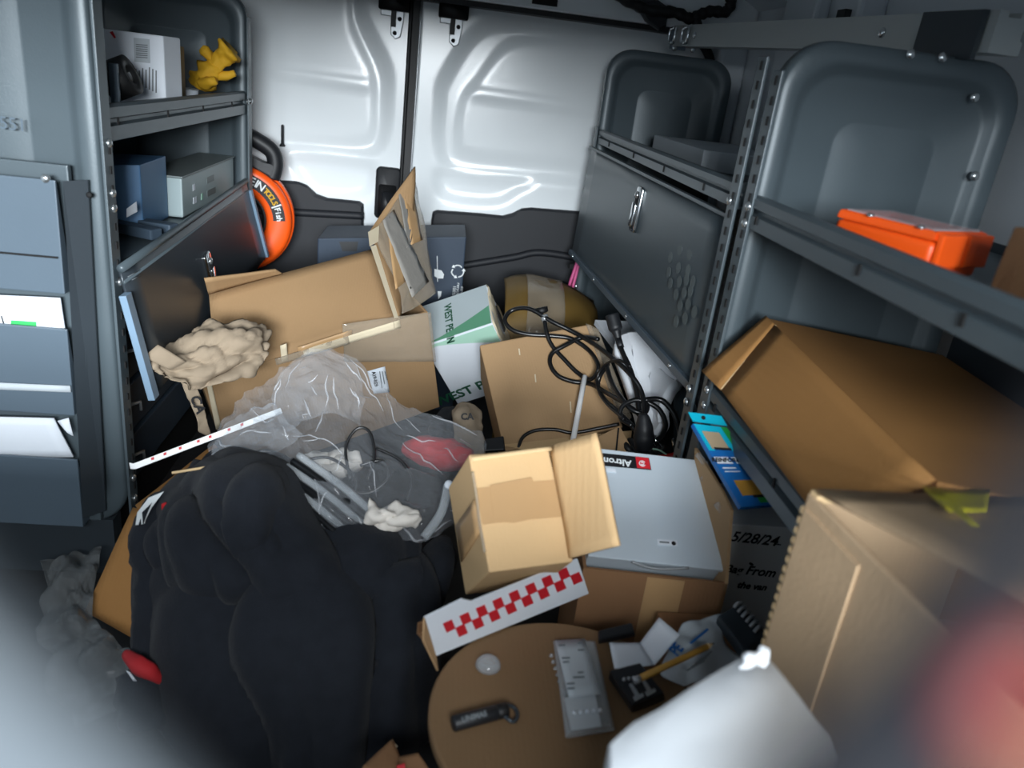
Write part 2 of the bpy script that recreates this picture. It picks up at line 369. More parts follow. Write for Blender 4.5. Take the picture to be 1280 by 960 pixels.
# latch cover on the left door
c0, c1 = P(471, 207, Y=YD), P(498, 274, Y=YD)
cx, cz = (c0.x + c1.x) / 2, (c0.z + c1.z) / 2
hw, hh = abs(c1.x - c0.x) / 2, abs(c0.z - c1.z) / 2
lc = loops('latch_cover', [[(p[0], YD - e, p[1]) for p in rrect(cx, cz, hw - i, hh - i, 0.012)] for e, i in ((-0.012, 0), (0.014, 0), (0.018, 0.003))], 'black_plastic', d1)
loops('latch_recess', [[(p[0], YD - e, p[1]) for p in rrect(cx, cz - 0.018, hw * 0.72, hh * 0.62, 0.006)] for e in (0.0175, 0.0195)], 'rubber', lc)
loops('latch_lever', [[(p[0], YD - e, p[1]) for p in rrect(cx, cz - 0.024, hw * 0.48, hh * 0.44, 0.006)] for e in (0.019, 0.026)], 'black_plastic', lc)
# lock pin
pk = P(353, 183, Y=YD - 0.005)
lathe('lock_pin', [(0.007, 0), (0.007, 0.004), (0.0038, 0.007), (0.0038, 0.05), (0.002, 0.053)], 'black_plastic', d1, Matrix.Translation(pk), 12)
# upper latches
for (px, py, dd) in ((492, 8, d1), (566, 18, d2)):
    k = P(px, py, Y=YD - 0.01)
    h = loops('upper_latch', [[(p[0], YD - e, p[1]) for p in rrect(k.x + 0.002, k.z + 0.012, 0.036, 0.022, 0.004)] for e in (-0.01, 0.03, 0.034)], 'rubber', dd)
    pl = prism('striker_plate', [(k.x + a, YD - 0.004, k.z + b) for a, b in ((-0.03, -0.004), (-0.03, -0.022), (-0.006, -0.022), (-0.004, -0.062), (0.008, -0.072), (0.02, -0.066), (0.026, -0.03), (0.026, -0.004))], (0, -0.006, 0), 'silver', dd, bevel=0.002)
    for a, b in ((0.006, -0.058), (0.016, -0.026)):
        lathe('screw_hole', [(0.005, 0), (0.005, 0.003)], 'hole_black', pl, Matrix.Translation((k.x + a, YD - 0.0105, k.z + b)) @ Matrix.Rotation(math.radians(90), 4, 'X'), 12)
    box('latch_bolt', (k.x - 0.004, k.x + 0.008, YD - 0.02, YD - 0.01, k.z - 0.045, k.z - 0.01), 'rubber', pl, True)
# header above the doors
hp = [P(520, 3, Y=YD), P(640, 12, Y=YD), P(760, 33, Y=YD), P(795, 40, Y=YD)]
zt = hp[0].z + 0.004
hd = struct(box('wall_rear', (XL, XR, YD - 0.075, YD + 0.05, zt + 0.012, ZC), 'white_paint', bevel=0.006)); hd['label'] = 'white header over the rear doors'
struct(box('trim_2', (XL, XR - 0.19, YD - 0.05, YD + 0.02, zt, zt + 0.013), 'rubber'))['label'] = 'black rubber seal along the header'
tube('seal_corner', [(XR - 0.19, YD - 0.02, zt + 0.006), (XR - 0.12, YD - 0.02, zt - 0.006), (XR - 0.08, YD - 0.02, zt - 0.05), (XR - 0.07, YD - 0.02, zt - 0.12)], 0.012, 'rubber', hd)
struct(box('wall_rear_side', (XR - 0.07, XR, YD - 0.06, YD + 0.04, 0, 1.0), 'white_paint_side', bevel=0.01)).name = 'wall_rear_right'
k = P(681, 3, Y=YD - 0.077); boxes('slot', [(k.x - 0.03, k.x + 0.03, YD - 0.079, YD - 0.07, k.z - 0.006, k.z + 0.012)], 'hole_black', hd)
k = P(818, 20, Y=YD - 0.08)
loops('grommet_cover', [[(k.x + a * sc, YD - e, k.z + b * sc) for a, b in ((-0.06, 0.03), (0.0, 0.034), (0.03, 0.02), (0.03, -0.02), (0.016, -0.03), (-0.02, -0.014))] for e, sc in ((0.07, 1.0), (0.09, 1.0), (0.098, 0.85))], 'trim_plastic', hd, smooth=False)
Yh = YD - 0.10
hz = thing('wiring_harness', 'black taped wiring harness running along the top above the right rear door', 'wiring', P(905, 20, Y=Yh))
tube('harness_trunk', [P(*q, Y=Yh) for q in ((766, -10), (790, 4), (815, 13), (845, 16), (862, 23), (876, 18), (890, 14), (906, 15), (914, 4), (912, -12))], 0.013, 'rubber', hz, 10, 6, taper=lambda t: 1 + 0.12 * math.sin(t * 90))
tube('harness_branch', [P(*q, Y=Yh) for q in ((866, 20), (872, 30), (873, 44))], 0.011, 'rubber', hz, 10, 6)
# bulkhead at the photographer's window: low sheet with two pointed ears beside the opening
EY = 0.027
def fp(x, y, Y=0.020): return P(x, y, Y=Y)
el = [fp(*q, 0.022) for q in ((-330, 640), (-180, 640), (-100, 775), (10, 875), (135, 982), (250, 1090))]
er = [fp(*q, 0.019) for q in ((945, 1030), (1050, 945), (1125, 865), (1210, 755), (1320, 590), (1480, 500))]
wf = struct(box('wall_front', (XL, XR, 0.020, EY, 0.0, 0.56), 'grey_steel', bevel=0.002)); struct(box('wall_front_top', (XL, XR, 0.020, EY, 0.934, ZC), 'grey_steel', bevel=0.002)); wf['label'] = 'grey bulkhead sheet under the opening'
low = 0.56
prism('window_ear', [(v.x, 0.022, v.z) for v in el] + [(el[-1].x, 0.022, low), (el[0].x, 0.022, low)], (0, 0.003, 0), 'ear_grey', wf, bevel=0.0012, label='pale grey pointed ear left of the opening')
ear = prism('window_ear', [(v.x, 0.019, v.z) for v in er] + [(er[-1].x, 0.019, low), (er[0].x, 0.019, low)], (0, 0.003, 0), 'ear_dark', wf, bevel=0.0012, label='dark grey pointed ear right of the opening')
kb = fp(1262, 868, 0.019)
lathe('red_button', [(0.0019, 0), (0.0019, 0.0008), (0.0014, 0.0014), (0.0006, 0.0016)], 'button_red', ear, Matrix.Translation(kb) @ Matrix.Rotation(math.radians(90), 4, 'X'), 20, label='round red button')

# unseen seat added in the cab to keep windscreen light off the right side
ps = thing('light_blocker_seat', 'dark grey cloth seat added unseen in the cab to block light, right of the bulkhead opening', 'seat', (0.40, -0.45, 0))
def cushion(nm, x0, x1, y0, y1, z0, z1, r):
    lo_ = [[(p[0], y, p[1]) for p in rrect((x0 + x1) / 2, (z0 + z1) / 2, (x1 - x0) / 2 - i, (z1 - z0) / 2 - i, r)] for y, i in ((y0, 0.03), (y0 + 0.03, 0.0), (y1 - 0.03, 0.0), (y1, 0.03))]
    return loops(nm, lo_, 'seat_cloth', ps)
cushion('blocker_backrest', 0.24, 0.68, -0.52, -0.38, 0.10, 0.98, 0.08); cushion('blocker_headrest', 0.28, 0.54, -0.52, -0.41, 1.01, 1.20, 0.05); cushion('seat', 0.13, 0.68, -0.98, -0.50, 0.0, 0.16, 0.06)  # parts of the added unseen seat that blocks light
for x in (0.34, 0.48): tube('blocker_headrest_post', [(x, -0.46, 0.95), (x, -0.46, 1.04)], 0.008, 'chrome', ps, 8, 1)

# ================================================================== shelving
def end_panel(parent, x0, x1, Y, z0, z1, face=-1, r=0.05, flip=1, name='end_panel', m='grey_steel'):
    """pressed steel end panel: rounded top corners, rolled rim, arch pressed into the middle; face -1 looks at the cab"""
    cx, cz, hw, hh = (x0 + x1) / 2, (z0 + z1) / 2, (x1 - x0) / 2, (z1 - z0) / 2
    L = []
    for ins, dy in ((0, 0.022), (0, 0.004), (0.004, 0), (0.020, 0), (0.026, 0.003), (0.032, 0.009), (0.038, 0.011), (0.080, 0.011), (0.084, 0.0122), (0.088, 0.0122), (0.093, 0.0108), (0.14, 0.0105)):
        L.append([(p[0], Y - face * dy, p[1]) for p in rrect(cx, cz, hw - ins, hh - ins, max(r - ins * 0.4, 0.012), 8)])
    o = loops(name, L, m, parent, True, True)
    return o
def lip(parent, xf, sgn, y0, y1, zt, h, name='shelf_lip', m='grey_steel'):
    """folded front edge of a shelf; sgn +1 = the shelf lies towards +X"""
    prof = [(0.006, 0.0), (0.0, 0.0), (-0.004, -0.004), (-0.004, -h * 0.36), (0.003, -h * 0.42), (0.003, -h * 0.52), (-0.004, -h * 0.58), (-0.004, -h * 0.96), (0.0, -h), (0.010, -h), (0.010, -h + 0.002), (0.004, -h + 0.002), (0.004, -0.004), (0.006, -0.004)]
    return prism(name, [(xf + sgn * a, y0, zt + b) for a, b in prof], (0, y1 - y0, 0), m, parent)
def slots(parent, pts, nrm_x):
    o = boxes('slot', [(p[0] - 0.001, p[0] + 0.001, p[1] - 0.002, p[1] + 0.002, p[2] - 0.005, p[2] + 0.005) for p in pts], 'hole_black', parent, True); o['kind'] = 'stuff'

# ---- left unit
XF = -0.44; LY0, LY1 = 1.075, 1.845
lu = thing('shelving_unit', 'grey steel shelving unit on the left with carton, gloves and steel boxes on it', 'shelving', (-0.60, 1.45, 0))
end_panel(lu, -0.765, XF + 0.004, LY0 - 0.012, 0.095, 0.93, -1, 0.06)
end_panel(lu, -0.765, XF + 0.004, LY1, 0.095, 0.905, -1, 0.05)
def post(parent, x, y, z0, z1, sgn, dirs=1):
    return prism('post', [(x, y, z0), (x - sgn * 0.004, y, z0), (x - sgn * 0.004, y + 0.028 * dirs, z0), (x + sgn * 0.004, y + 0.028 * dirs, z0), (x + sgn * 0.004, y + 0.020 * dirs, z0), (x, y + 0.020 * dirs, z0)], (0, 0, z1 - z0), 'grey_steel', parent, bevel=0.001)
pA = post(lu, XF + 0.006, LY0 - 0.012, 0.09, 0.90, -1); pB = post(lu, XF + 0.006, LY1 - 0.004, 0.09, 0.86, -1)
for z in np.arange(0.14, 0.86, 0.035): pass
slots(pA, [(XF + 0.0105, LY0 + 0.004, z) for z in np.arange(0.13, 0.66, 0.025)], 1)
for i, (zt, h) in enumerate(((0.706, 0.048), (0.500, 0.030))):
    sh = box('shelf', (-0.76, XF - 0.004, LY0 + 0.02, LY1 - 0.004, zt - 0.034 + 0.026 * i, zt - 0.030 + 0.026 * i), 'grey_steel', lu, True)
    if i == 0:
        lip(sh, XF, -1, LY0 + 0.012, LY1 - 0.002, zt + 0.004, h)
        slots(sh, [(XF + 0.0045, y, zt - 0.018) for y in (1.13, 1.33, 1.52, 1.72)], 1)
for y, z in ((LY0 + 0.004, 0.664), (LY0 + 0.004, 0.60), (LY0 + 0.004, 0.58), (LY0 + 0.006, 0.478), (LY1 + 0.012, 0.69), (LY1 - 0.02, 0.69), (LY0 + 0.002, 0.17), (LY0 + 0.002, 0.135), (LY0 + 0.002, 0.11)):
    bolt((XF + 0.010, y, z), (1, 0, 0), 0.006, lu)
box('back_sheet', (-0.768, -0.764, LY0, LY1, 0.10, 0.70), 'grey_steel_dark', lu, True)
text('stamp', '7551', 0.022, 'grey_steel_light', lu, P(10, 155, Y=LY0 - 0.0135), (1, 0, -0.03), (0, 0, 1))
# drop door of the left unit, swung a little out at the bottom
q = [P(147, 336, X=XF + 0.012), P(305, 226, X=XF + 0.012), P(330, 322, Y=1.845), P(191, 494, Y=1.105)]
ld = sheet('drop_door', q, 'grey_steel_dark', lu, 0.004, 12, 8, 0.0012, 5)
nrm = (q[1] - q[0]).cross(q[3] - q[0]).normalized(); nrm = nrm if nrm.x > 0 else -nrm
def flange(a, b, wdt, m, nm, tdir, label=None):
    return hexa(nm, [a, a + tdir * wdt, b + tdir * wdt, b], [a + nrm * 0.010, a + tdir * wdt + nrm * 0.010, b + tdir * wdt + nrm * 0.010, b + nrm * 0.010], m, ld, 0.001, label)
ydir = (q[1] - q[0]).normalized()
flange(q[0].lerp(q[3], 0.17), q[3], 0.020, 'blue_steel', 'side_flange', -ydir, 'pale blue near edge flange')
flange(q[1].lerp(q[2], 0.12), q[2], 0.014, 'blue_steel', 'side_flange', ydir, 'pale blue far edge flange')
tube('rolled_edge', [q[0] + nrm * 0.004, q[0].lerp(q[1], 0.5) + nrm * 0.004, q[1] + nrm * 0.004], 0.006, 'grey_steel', ld, 8, 2)
tube('fold_line', [q[0].lerp(q[3], 0.10) + nrm * 0.003, q[1].lerp(q[2], 0.12) + nrm * 0.003], 0.003, 'grey_steel', ld, 6, 1)
def paddle_latch(parent, c, n, up_, s=1.0):
    n = Vector(n).normalized(); up_ = Vector(up_).normalized(); sd = up_.cross(n)
    R_ = lambda a, b, e: c + sd * a * s + up_ * b * s + n * e * s
    pl = loops('latch', [[R_(p[0], p[1], e) for p in rrect(0, 0, 0.017 - i, 0.042 - i, 0.006)] for e, i in ((-0.002, 0), (0.003, 0), (0.005, 0.002))], 'chrome', parent, label='chrome paddle latch')
    loops('latch_dish', [[R_(p[0], p[1], e) for p in rrect(0, -0.004, 0.011, 0.032, 0.004)] for e in (0.0045, 0.006)], 'hole_black', pl)
    loops('latch_paddle', [[R_(p[0], p[1], e) for p in rrect(0, -0.010, 0.010, 0.022, 0.004)] for e in (0.006, 0.010)], 'chrome', pl)
    bolt(R_(0, 0.026, 0.006), n, 0.007 * s, pl, 'bolt_zinc', 'lock_cylinder')
upv = (q[0] - q[3]).normalized()
paddle_latch(ld, PP(262, 342, q[0], nrm, 0.006), nrm, upv, 0.95)
boxes('scuff', [(0, 0, 0, 0, 0, 0)], 'ink_grey', ld) if False else None
for a, b in (((160, 346), (176, 337)), ((165, 350), (176, 344))):
    p0, p1 = PP(*a, q[0], nrm, 0.0052), PP(*b, q[0], nrm, 0.0052)
    tube('scuff', [p0, p1], 0.0006, 'ink_grey', ld, 5, 1)
# drawer cabinet in the bottom of the left unit
dc = thing('drawer_cabinet', 'dark blue-grey steel drawer cabinet with hook handles below the left shelf', 'cabinet', (-0.61, 1.46, 0.10))
box('body', (-0.755, -0.485, 1.115, 1.80, 0.112, 0.47), 'grey_steel_dark', dc, True, 0.003)
for k, z in enumerate((0.405, 0.315, 0.225, 0.135)):
    dr = box('drawer', (-0.487, -0.474, 1.125, 1.795, z - 0.036, z + 0.044), 'drawer_blue', dc, True, 0.003)
    y = 1.17
    tube('handle', [(-0.475, y - 0.02, z + 0.03), (-0.462, y - 0.02, z + 0.03), (-0.452, y + 0.012, z + 0.026), (-0.452, y + 0.014, z + 0.010)], 0.003, 'silver', dr, 6, 1)
box('plinth', (-0.75, -0.49, 1.12, 1.79, 0.0, 0.112), 'hole_black', dc, True)
for y in (LY0 + 0.0, LY1 - 0.02):
    box('foot', (-0.75, XF - 0.02, y - 0.01, y + 0.02, 0.0, 0.10), 'grey_steel_dark', lu, True)
# file holder on the near end
FY = LY0 - 0.034
fz = lambda y: P(60, y, Y=FY).z
fx0, fx1 = -0.72, P(97, 300, Y=FY).x
fh = thing('file_holder', 'grey steel three pocket document holder on the end of the left shelving', 'holder', (-0.58, FY + 0.02, 0.10))
ph = [(x, FY, z) for x, z in ((fx0, fz(208)), (P(82, 220, Y=FY).x, fz(218)), (P(97, 300, Y=FY).x, fz(300)), (P(110, 640, Y=FY).x, fz(640)), (fx0, fz(650)))]
box('back_plate', (fx0, P(118, 640, Y=FY).x + 0.004, FY + 0.010, FY + 0.020, fz(652), fz(206)), 'grey_steel', fh, True, 0.002)
prism('side_plate', [(P(80, 222, Y=FY).x, FY - 0.004, fz(224)), (P(104, 222, Y=FY).x, FY + 0.012, fz(222)), (P(128, 645, Y=FY).x, FY + 0.012, fz(640)), (P(108, 640, Y=FY).x, FY - 0.012, fz(640))], (0, 0.004, 0), 'grey_steel_dark', fh)
for (ya, yb, yo) in ((222, 362, -0.012), (405, 512, -0.012), (566, 650, -0.012)):
    xr = lambda y: P(80 + (y - 220) * 0.075, y, Y=FY).x - 0.004
    b = [(fx0, FY - 0.014, fz(yb)), (xr(yb), FY - 0.014, fz(yb)), (xr(yb), FY + 0.010, fz(yb)), (fx0, FY + 0.010, fz(yb))]
    t = [(fx0, FY - 0.016, fz(ya)), (xr(ya), FY - 0.016, fz(ya)), (xr(ya), FY - 0.012, fz(ya)), (fx0, FY - 0.012, fz(ya))]
    pk = hexa('pocket', b, t, 'grey_steel_light', fh, 0.0015)
    if ya == 222: box('seam', (fx0, xr(316) - 0.004, FY - 0.0175, FY - 0.0145, fz(318), fz(316)), 'hole_black', pk, True)
bolt((P(64, 222, Y=FY).x, FY - 0.014, fz(221)), (0, -1, 0), 0.006, fh)
bolt((P(108, 240, Y=FY).x, FY + 0.008, fz(240)), (0, -1, 0), 0.004, fh, 'hole_black')
tag(sheet('document', [P(-90, 363, Y=FY - 0.004), P(76, 372, Y=FY - 0.004), P(84, 420, Y=FY - 0.002), P(-90, 420, Y=FY - 0.002)], 'white_paper', None, 0.004, 8, 4, 0.002), 'white sheet with a green block in the upper pocket of the document holder', 'paper')
d = bpy.data.objects['document']
decal('green_block', [P(x, y, Y=FY - 0.0062) for x, y in ((14, 400), (46, 402), (46, 412), (14, 412))], 'green_print', d, (0, -1, 0), 0.0006)
decal('print_line', [P(x, y, Y=FY - 0.0062) for x, y in ((-2, 385), (0, 385), (6, 404), (4, 404))], 'ink_black', d, (0, -1, 0), 0.0006)
tag(sheet('folded_document', [P(-90, 518, Y=FY - 0.006), P(68, 522, Y=FY - 0.006), P(93, 570, Y=FY - 0.0045), P(-90, 570, Y=FY - 0.0045)], 'white_paper', None, 0.004, 10, 5, 0.0015, label=None), 'white folded paper sticking out of the lowest pocket of the document holder', 'paper')
fd = bpy.data.objects['folded_document']
sheet('folded_corner', [P(72, 526, Y=FY - 0.012), P(86, 522, Y=FY - 0.012), P(92, 545, Y=FY - 0.012), P(84, 541, Y=FY - 0.014)], 'white_paper', fd, 0.001, 3, 3, 0.001)
tag(sheet('paper_strip', [P(-90, 474, Y=FY - 0.017), P(88, 482, Y=FY - 0.017), P(89, 490, Y=FY - 0.018), P(-90, 483, Y=FY - 0.018)], 'grey_paper', None, 0.002, 6, 2, 0.0008), 'narrow pale paper strip across the middle of the document holder', 'paper')

# ---- right units
XG = 0.38; RY0, RY1 = 0.955, 1.95
ru = thing('shelving_unit', 'grey steel shelving unit at the far right with the latched drop door', 'shelving', (0.54, 1.45, 0))
end_panel(ru, XG - 0.004, 0.685, RY1, 0.04, 0.90, -1, 0.06)
box('shelf', (XG + 0.004, 0.70, RY0 + 0.03, RY1 - 0.004, 0.680, 0.684), 'grey_steel', ru, True)
l1 = lip(ru, XG, 1, RY0 + 0.012, RY1 - 0.002, 0.714, 0.034)
slots(l1, [(XG - 0.0045, y, 0.690) for y in (1.1, 1.32, 1.55, 1.8)], -1)
post(ru, XG - 0.006, RY1 - 0.004, 0.02, 0.72, 1)
pm = post(ru, XG - 0.006, RY0 - 0.002, 0.02, 0.86, 1)
slots(pm, [(XG - 0.0105, RY0 + 0.010, z) for z in np.arange(0.30, 0.85, 0.022)], -1)
for z in (0.69, 0.43, 0.41): bolt((XG - 0.011, RY0 + 0.014, z), (-1, 0, 0), 0.006, ru)
for (x, y) in ((718, 348), (720, 358)): bolt(P(x, y, Y=RY1 - 0.002), (0, -1, 0), 0.006, ru)
for p_ in ((843, 60), (866, 62)): bolt(P(*p_, Y=RY1 - 0.004), (0, -1, 0), 0.007, ru)
bk = boxes('mounting_bracket', [(P(838, 50, Y=RY1).x, P(858, 50, Y=RY1).x, RY1 - 0.006, RY1, P(842, 62, Y=RY1).z, P(842, 34, Y=RY1).z)], 'grey_steel_light', ru, True)
qd = [P(741, 186, Y=1.95), P(919, 276, Y=0.985), P(871, 492, Y=0.985), P(716, 318, Y=1.94)]
rd = sheet('drop_door', qd, 'grey_steel', ru, 0.004, 12, 8, 0.001, 5)
n2 = (qd[1] - qd[0]).cross(qd[3] - qd[0]).normalized(); n2 = n2 if n2.x < 0 else -n2
paddle_latch(rd, PP(797, 262, qd[0], n2, 0.004), n2, qd[0] - qd[3], 1.0)
hexa('bottom_flange', [qd[3], qd[2], qd[2] + n2 * 0.012, qd[3] + n2 * 0.012], [v + (qd[0] - qd[3]).normalized() * 0.012 for v in (qd[3], qd[2], qd[2] + n2 * 0.012, qd[3] + n2 * 0.012)], 'grey_steel_light', rd, 0.001)
hexa('top_flange', [qd[0], qd[1], qd[1] + n2 * 0.010, qd[0] + n2 * 0.010], [v + Vector((0, 0, 0.006)) for v in (qd[0], qd[1], qd[1] + n2 * 0.010, qd[0] + n2 * 0.010)], 'grey_steel', rd, 0.001)
for t in (0.06, 0.32, 0.62, 0.90): bolt(qd[3].lerp(qd[2], t) + n2 * 0.012 + (qd[0] - qd[3]).normalized() * 0.006, n2, 0.0035, rd, name='rivet')
# reflected light spots, painted as paler patches in the middle of the door
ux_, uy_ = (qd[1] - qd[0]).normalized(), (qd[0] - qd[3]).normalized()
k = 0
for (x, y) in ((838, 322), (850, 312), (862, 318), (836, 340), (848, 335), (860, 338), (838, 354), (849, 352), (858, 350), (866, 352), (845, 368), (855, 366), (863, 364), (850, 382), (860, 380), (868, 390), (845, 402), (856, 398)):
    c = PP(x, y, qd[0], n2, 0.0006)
    prism('light_spot', [c + ux_ * 0.011 * math.cos(a) + uy_ * 0.009 * math.sin(a) for a in np.linspace(0, 2 * math.pi, 13)[:-1]], n2 * 0.0003, 'light_spot_steel', rd, label=None)

nu_ = thing('shelving_unit', 'grey steel shelving unit at the near right holding the orange case', 'shelving', (0.54, 0.75, 0))
end_panel(nu_, XG + 0.006, 0.69, 0.935, 0.04, 0.885, -1, 0.06)
p1 = post(nu_, XG - 0.004, 0.905, 0.02, 0.845, 1)
slots(p1, [(XG - 0.0085, 0.915, z) for z in np.arange(0.46, 0.84, 0.022)], -1)
box('shelf', (XG + 0.004, 0.70, 0.40, 0.925, 0.664, 0.668), 'grey_steel', nu_, True)
l2 = lip(nu_, XG - 0.002, 1, 0.40, 0.915, 0.706, 0.040)
slots(l2, [(XG - 0.007, y, 0.680) for y in (0.885, 0.64, 0.492)], -1)
box('lower_shelf', (XG + 0.004, 0.70, 0.51, 0.925, 0.424, 0.430), 'grey_steel', nu_, True)
l3 = lip(nu_, XG - 0.002, 1, 0.51, 0.915, 0.458, 0.044)
slots(l3, [(XG - 0.007, y, 0.440) for y in (0.88, 0.685)], -1)
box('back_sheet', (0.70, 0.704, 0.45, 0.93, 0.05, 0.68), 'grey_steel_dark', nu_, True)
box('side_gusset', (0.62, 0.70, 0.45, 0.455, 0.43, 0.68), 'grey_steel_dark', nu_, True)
for z in (0.692, 0.672): bolt((XG - 0.008, 0.912, z), (-1, 0, 0), 0.006, nu_)
for z in (0.452, 0.43): bolt((XG - 0.008, 0.912, z), (-1, 0, 0), 0.0055, nu_)
for p_ in ((1138, 68), (1178, 72), (1218, 122), (1218, 220)): bolt(P(*p_, Y=0.932), (0, -1, 0), 0.006, nu_)
for y in (RY1 - 0.01,): box('foot', (XG + 0.01, 0.68, y, y + 0.02, 0, 0.05), 'grey_steel_dark', ru, True)
box('foot', (XG + 0.01, 0.68, 0.93, 0.95, 0, 0.05), 'grey_steel_dark', nu_, True)
# rail under the roof on the right
ra, rb = P(850, 46, Y=1.96), P(1262, 42, Y=0.90)
rl = thing('roof_rail', 'grey aluminium rail with clips under the roof on the right', 'rail', ra)
dv = (rb - ra).normalized(); sv_ = dv.cross(Vector((0, 0, 1))).normalized(); uv_ = sv_.cross(dv)
def rod(nm, a, b, prof, m, par): return prism(nm, [a + sv_ * x + uv_ * z for x, z in prof], b - a, m, par)
rod('extrusion', ra, rb, ((-0.02, -0.022), (0.02, -0.022), (0.02, 0.022), (0.008, 0.022), (0.008, 0.016), (-0.008, 0.016), (-0.008, 0.022), (-0.02, 0.022), (-0.02, 0.006), (-0.016, 0.004), (-0.016, -0.006), (-0.02, -0.008)), 'alloy', rl)
sg = -1 if sv_.dot(EYE - ra) < 0 else 1
for t in (0.02, 0.10):
    c = ra.lerp(rb, t) + sv_ * sg * 0.021
    for s in (-1, 1):
        tube('clip', [c + dv * s * 0.004 + uv_ * 0.016 + sv_ * sg * 0.002, c + dv * s * 0.018 + uv_ * 0.012 + sv_ * sg * 0.006, c + dv * s * 0.018 - uv_ * 0.012 + sv_ * sg * 0.006, c + dv * s * 0.004 - uv_ * 0.016 + sv_ * sg * 0.002], 0.004, 'chrome', rl, 8, 4)
for t in (0.14, 0.80): bolt(ra.lerp(rb, t) + sv_ * sg * 0.02, sv_ * sg, 0.007, rl, 'bolt_zinc')
c = ra.lerp(rb, 0.93); prism('rail_bracket', [c + dv * a + uv_ * b + sv_ * sg * 0.022 for a, b in ((-0.05, 0.022), (0.06, 0.022), (0.06, -0.03), (-0.05, -0.03))], sv_ * sg * 0.006, 'grey_steel_dark', rl, label='dark mounting plate')

# ================================================================== things on the shelves
# left upper shelf, surface at z 0.702
ZT = 0.6775
c = thing('printed_carton', 'worn white printed carton with a barcode label on the left upper shelf', 'carton', (-0.57, 1.38, ZT))
fy = 1.36
A, B = P(116, 34, Y=fy), P(204, 46, Y=fy + 0.03)
q0, q1 = Vector((A.x, fy, ZT)), Vector((B.x, fy + 0.03, ZT))
bk = Vector((0.008, 0.06, 0)); top = Vector((0, 0, A.z - ZT))
hexa('body', [q0, q1, q1 + bk, q0 + bk], [v + top for v in (q0, q1, q1 + bk, q0 + bk)], 'white_paper', c, 0.003)
fn = (q1 - q0).cross(Vector((0, 0, 1))).normalized()
PPc = lambda x, y, o=0.0: PP(x, y, q0, fn, o)
lb = decal('shipping_label', [PPc(*p) for p in ((167, 47), (187, 49), (188, 79), (168, 77))], 'grey_paper', c, fn, 0.0012, label='barcode label')
for k_ in range(7):
    y = 55 + k_ * 2.6
    decal('print_line', [PPc(*p) for p in ((170, y), (184.5, y + 1), (184.5, y + 2.2), (170, y + 1.2))], 'ink_grey', lb, fn, 0.0022)
for k_ in range(8):
    x = 165 + k_ * 4.2
    decal('barcode_bar', [PPc(*p) for p in ((x, 84 + (k_ * 7) % 5), (x + 1.6, 84 + (k_ * 7) % 5), (x + 1.6, 116 - (k_ * 5) % 7), (x, 116 - (k_ * 5) % 7))], 'ink_grey', c, fn, 0.0014)
decal('red_mark', [PPc(*p) for p in ((137, 40), (141, 39), (145, 47), (143, 48))], 'red_ink', c, fn, 0.0014)
c = thing('brown_carton', 'narrow brown and grey-green carton right of the printed carton on the left upper shelf', 'carton', (-0.53, 1.52, ZT))
a0 = P(206, 118, Y=1.47); h0 = P(206, 50, Y=1.47).z - ZT
b0 = P(232, 105, Y=1.60)
p_ = [Vector((a0.x - 0.05, 1.47, ZT)), Vector((a0.x + 0.002, 1.47, ZT)), Vector((b0.x, 1.60, ZT)), Vector((b0.x - 0.06, 1.60, ZT))]
hexa('body', p_, [v + Vector((0, 0, h0 * (0.98 if i < 2 else 0.93))) for i, v in enumerate(p_)], 'tan_carton_dark', c, 0.002)
n_ = Vector((0.13, -(b0.x - a0.x - 0.002), 0))
decal('green_side', [p_[1] + Vector((0, 0, 0.004)), p_[1].lerp(p_[2], 0.5) + Vector((0, 0, 0.004)), p_[1].lerp(p_[2], 0.46) + Vector((0, 0, h0 * 0.92)), p_[1] + Vector((0, 0, h0 * 0.94))], 'box_greygreen_dark', c, n_, 0.0008)
c = thing('tape_roll', 'grey roll with a metal bracket at the near end of the left upper shelf', 'roll', (-0.52, 1.24, ZT))
lathe('roll', [(0.014, -0.018), (0.028, -0.018), (0.028, 0.018), (0.014, 0.018)], 'rubber', c, Matrix.Translation(P(150, 98, Y=1.24)) @ Matrix.Rotation(math.radians(65), 4, 'Y'), 24, closed=True)
lathe('core', [(0.013, -0.024), (0.017, -0.024), (0.017, 0.024), (0.013, 0.024)], 'silver', c, Matrix.Translation(P(138, 96, Y=1.24)) @ Matrix.Rotation(math.radians(65), 4, 'Y'), 24, closed=True)
e = P(143, 104, Y=1.20); box('bracket', (e.x - 0.006, e.x + 0.006, 1.198, 1.204, ZT, e.z + 0.026), 'grey_steel_light', c, True, 0.001)
e = P(238, 102, Y=1.64)
c = thing('paper_cup', 'small white cup lying between the brown carton and the yellow gloves', 'cup', (e.x, e.y, ZT))
lathe('cup', [(0.008, 0.0), (0.011, 0.0), (0.014, 0.034), (0.0125, 0.034), (0.0095, 0.002)], 'white_paper', c, Matrix.Translation((e.x, e.y, ZT)), 20)
lathe('rim', [(0.0138, 0.033), (0.0155, 0.034), (0.0138, 0.036)], 'silver', c, Matrix.Translation((e.x, e.y, ZT)), 20, closed=True)
e = Vector((P(262, 102, Y=1.72).x, 1.72, ZT))
c = thing('work_gloves', 'crumpled yellow work gloves on the left upper shelf', 'gloves', e)
G = lambda x, y, Y: P(x, y, Y=Y)
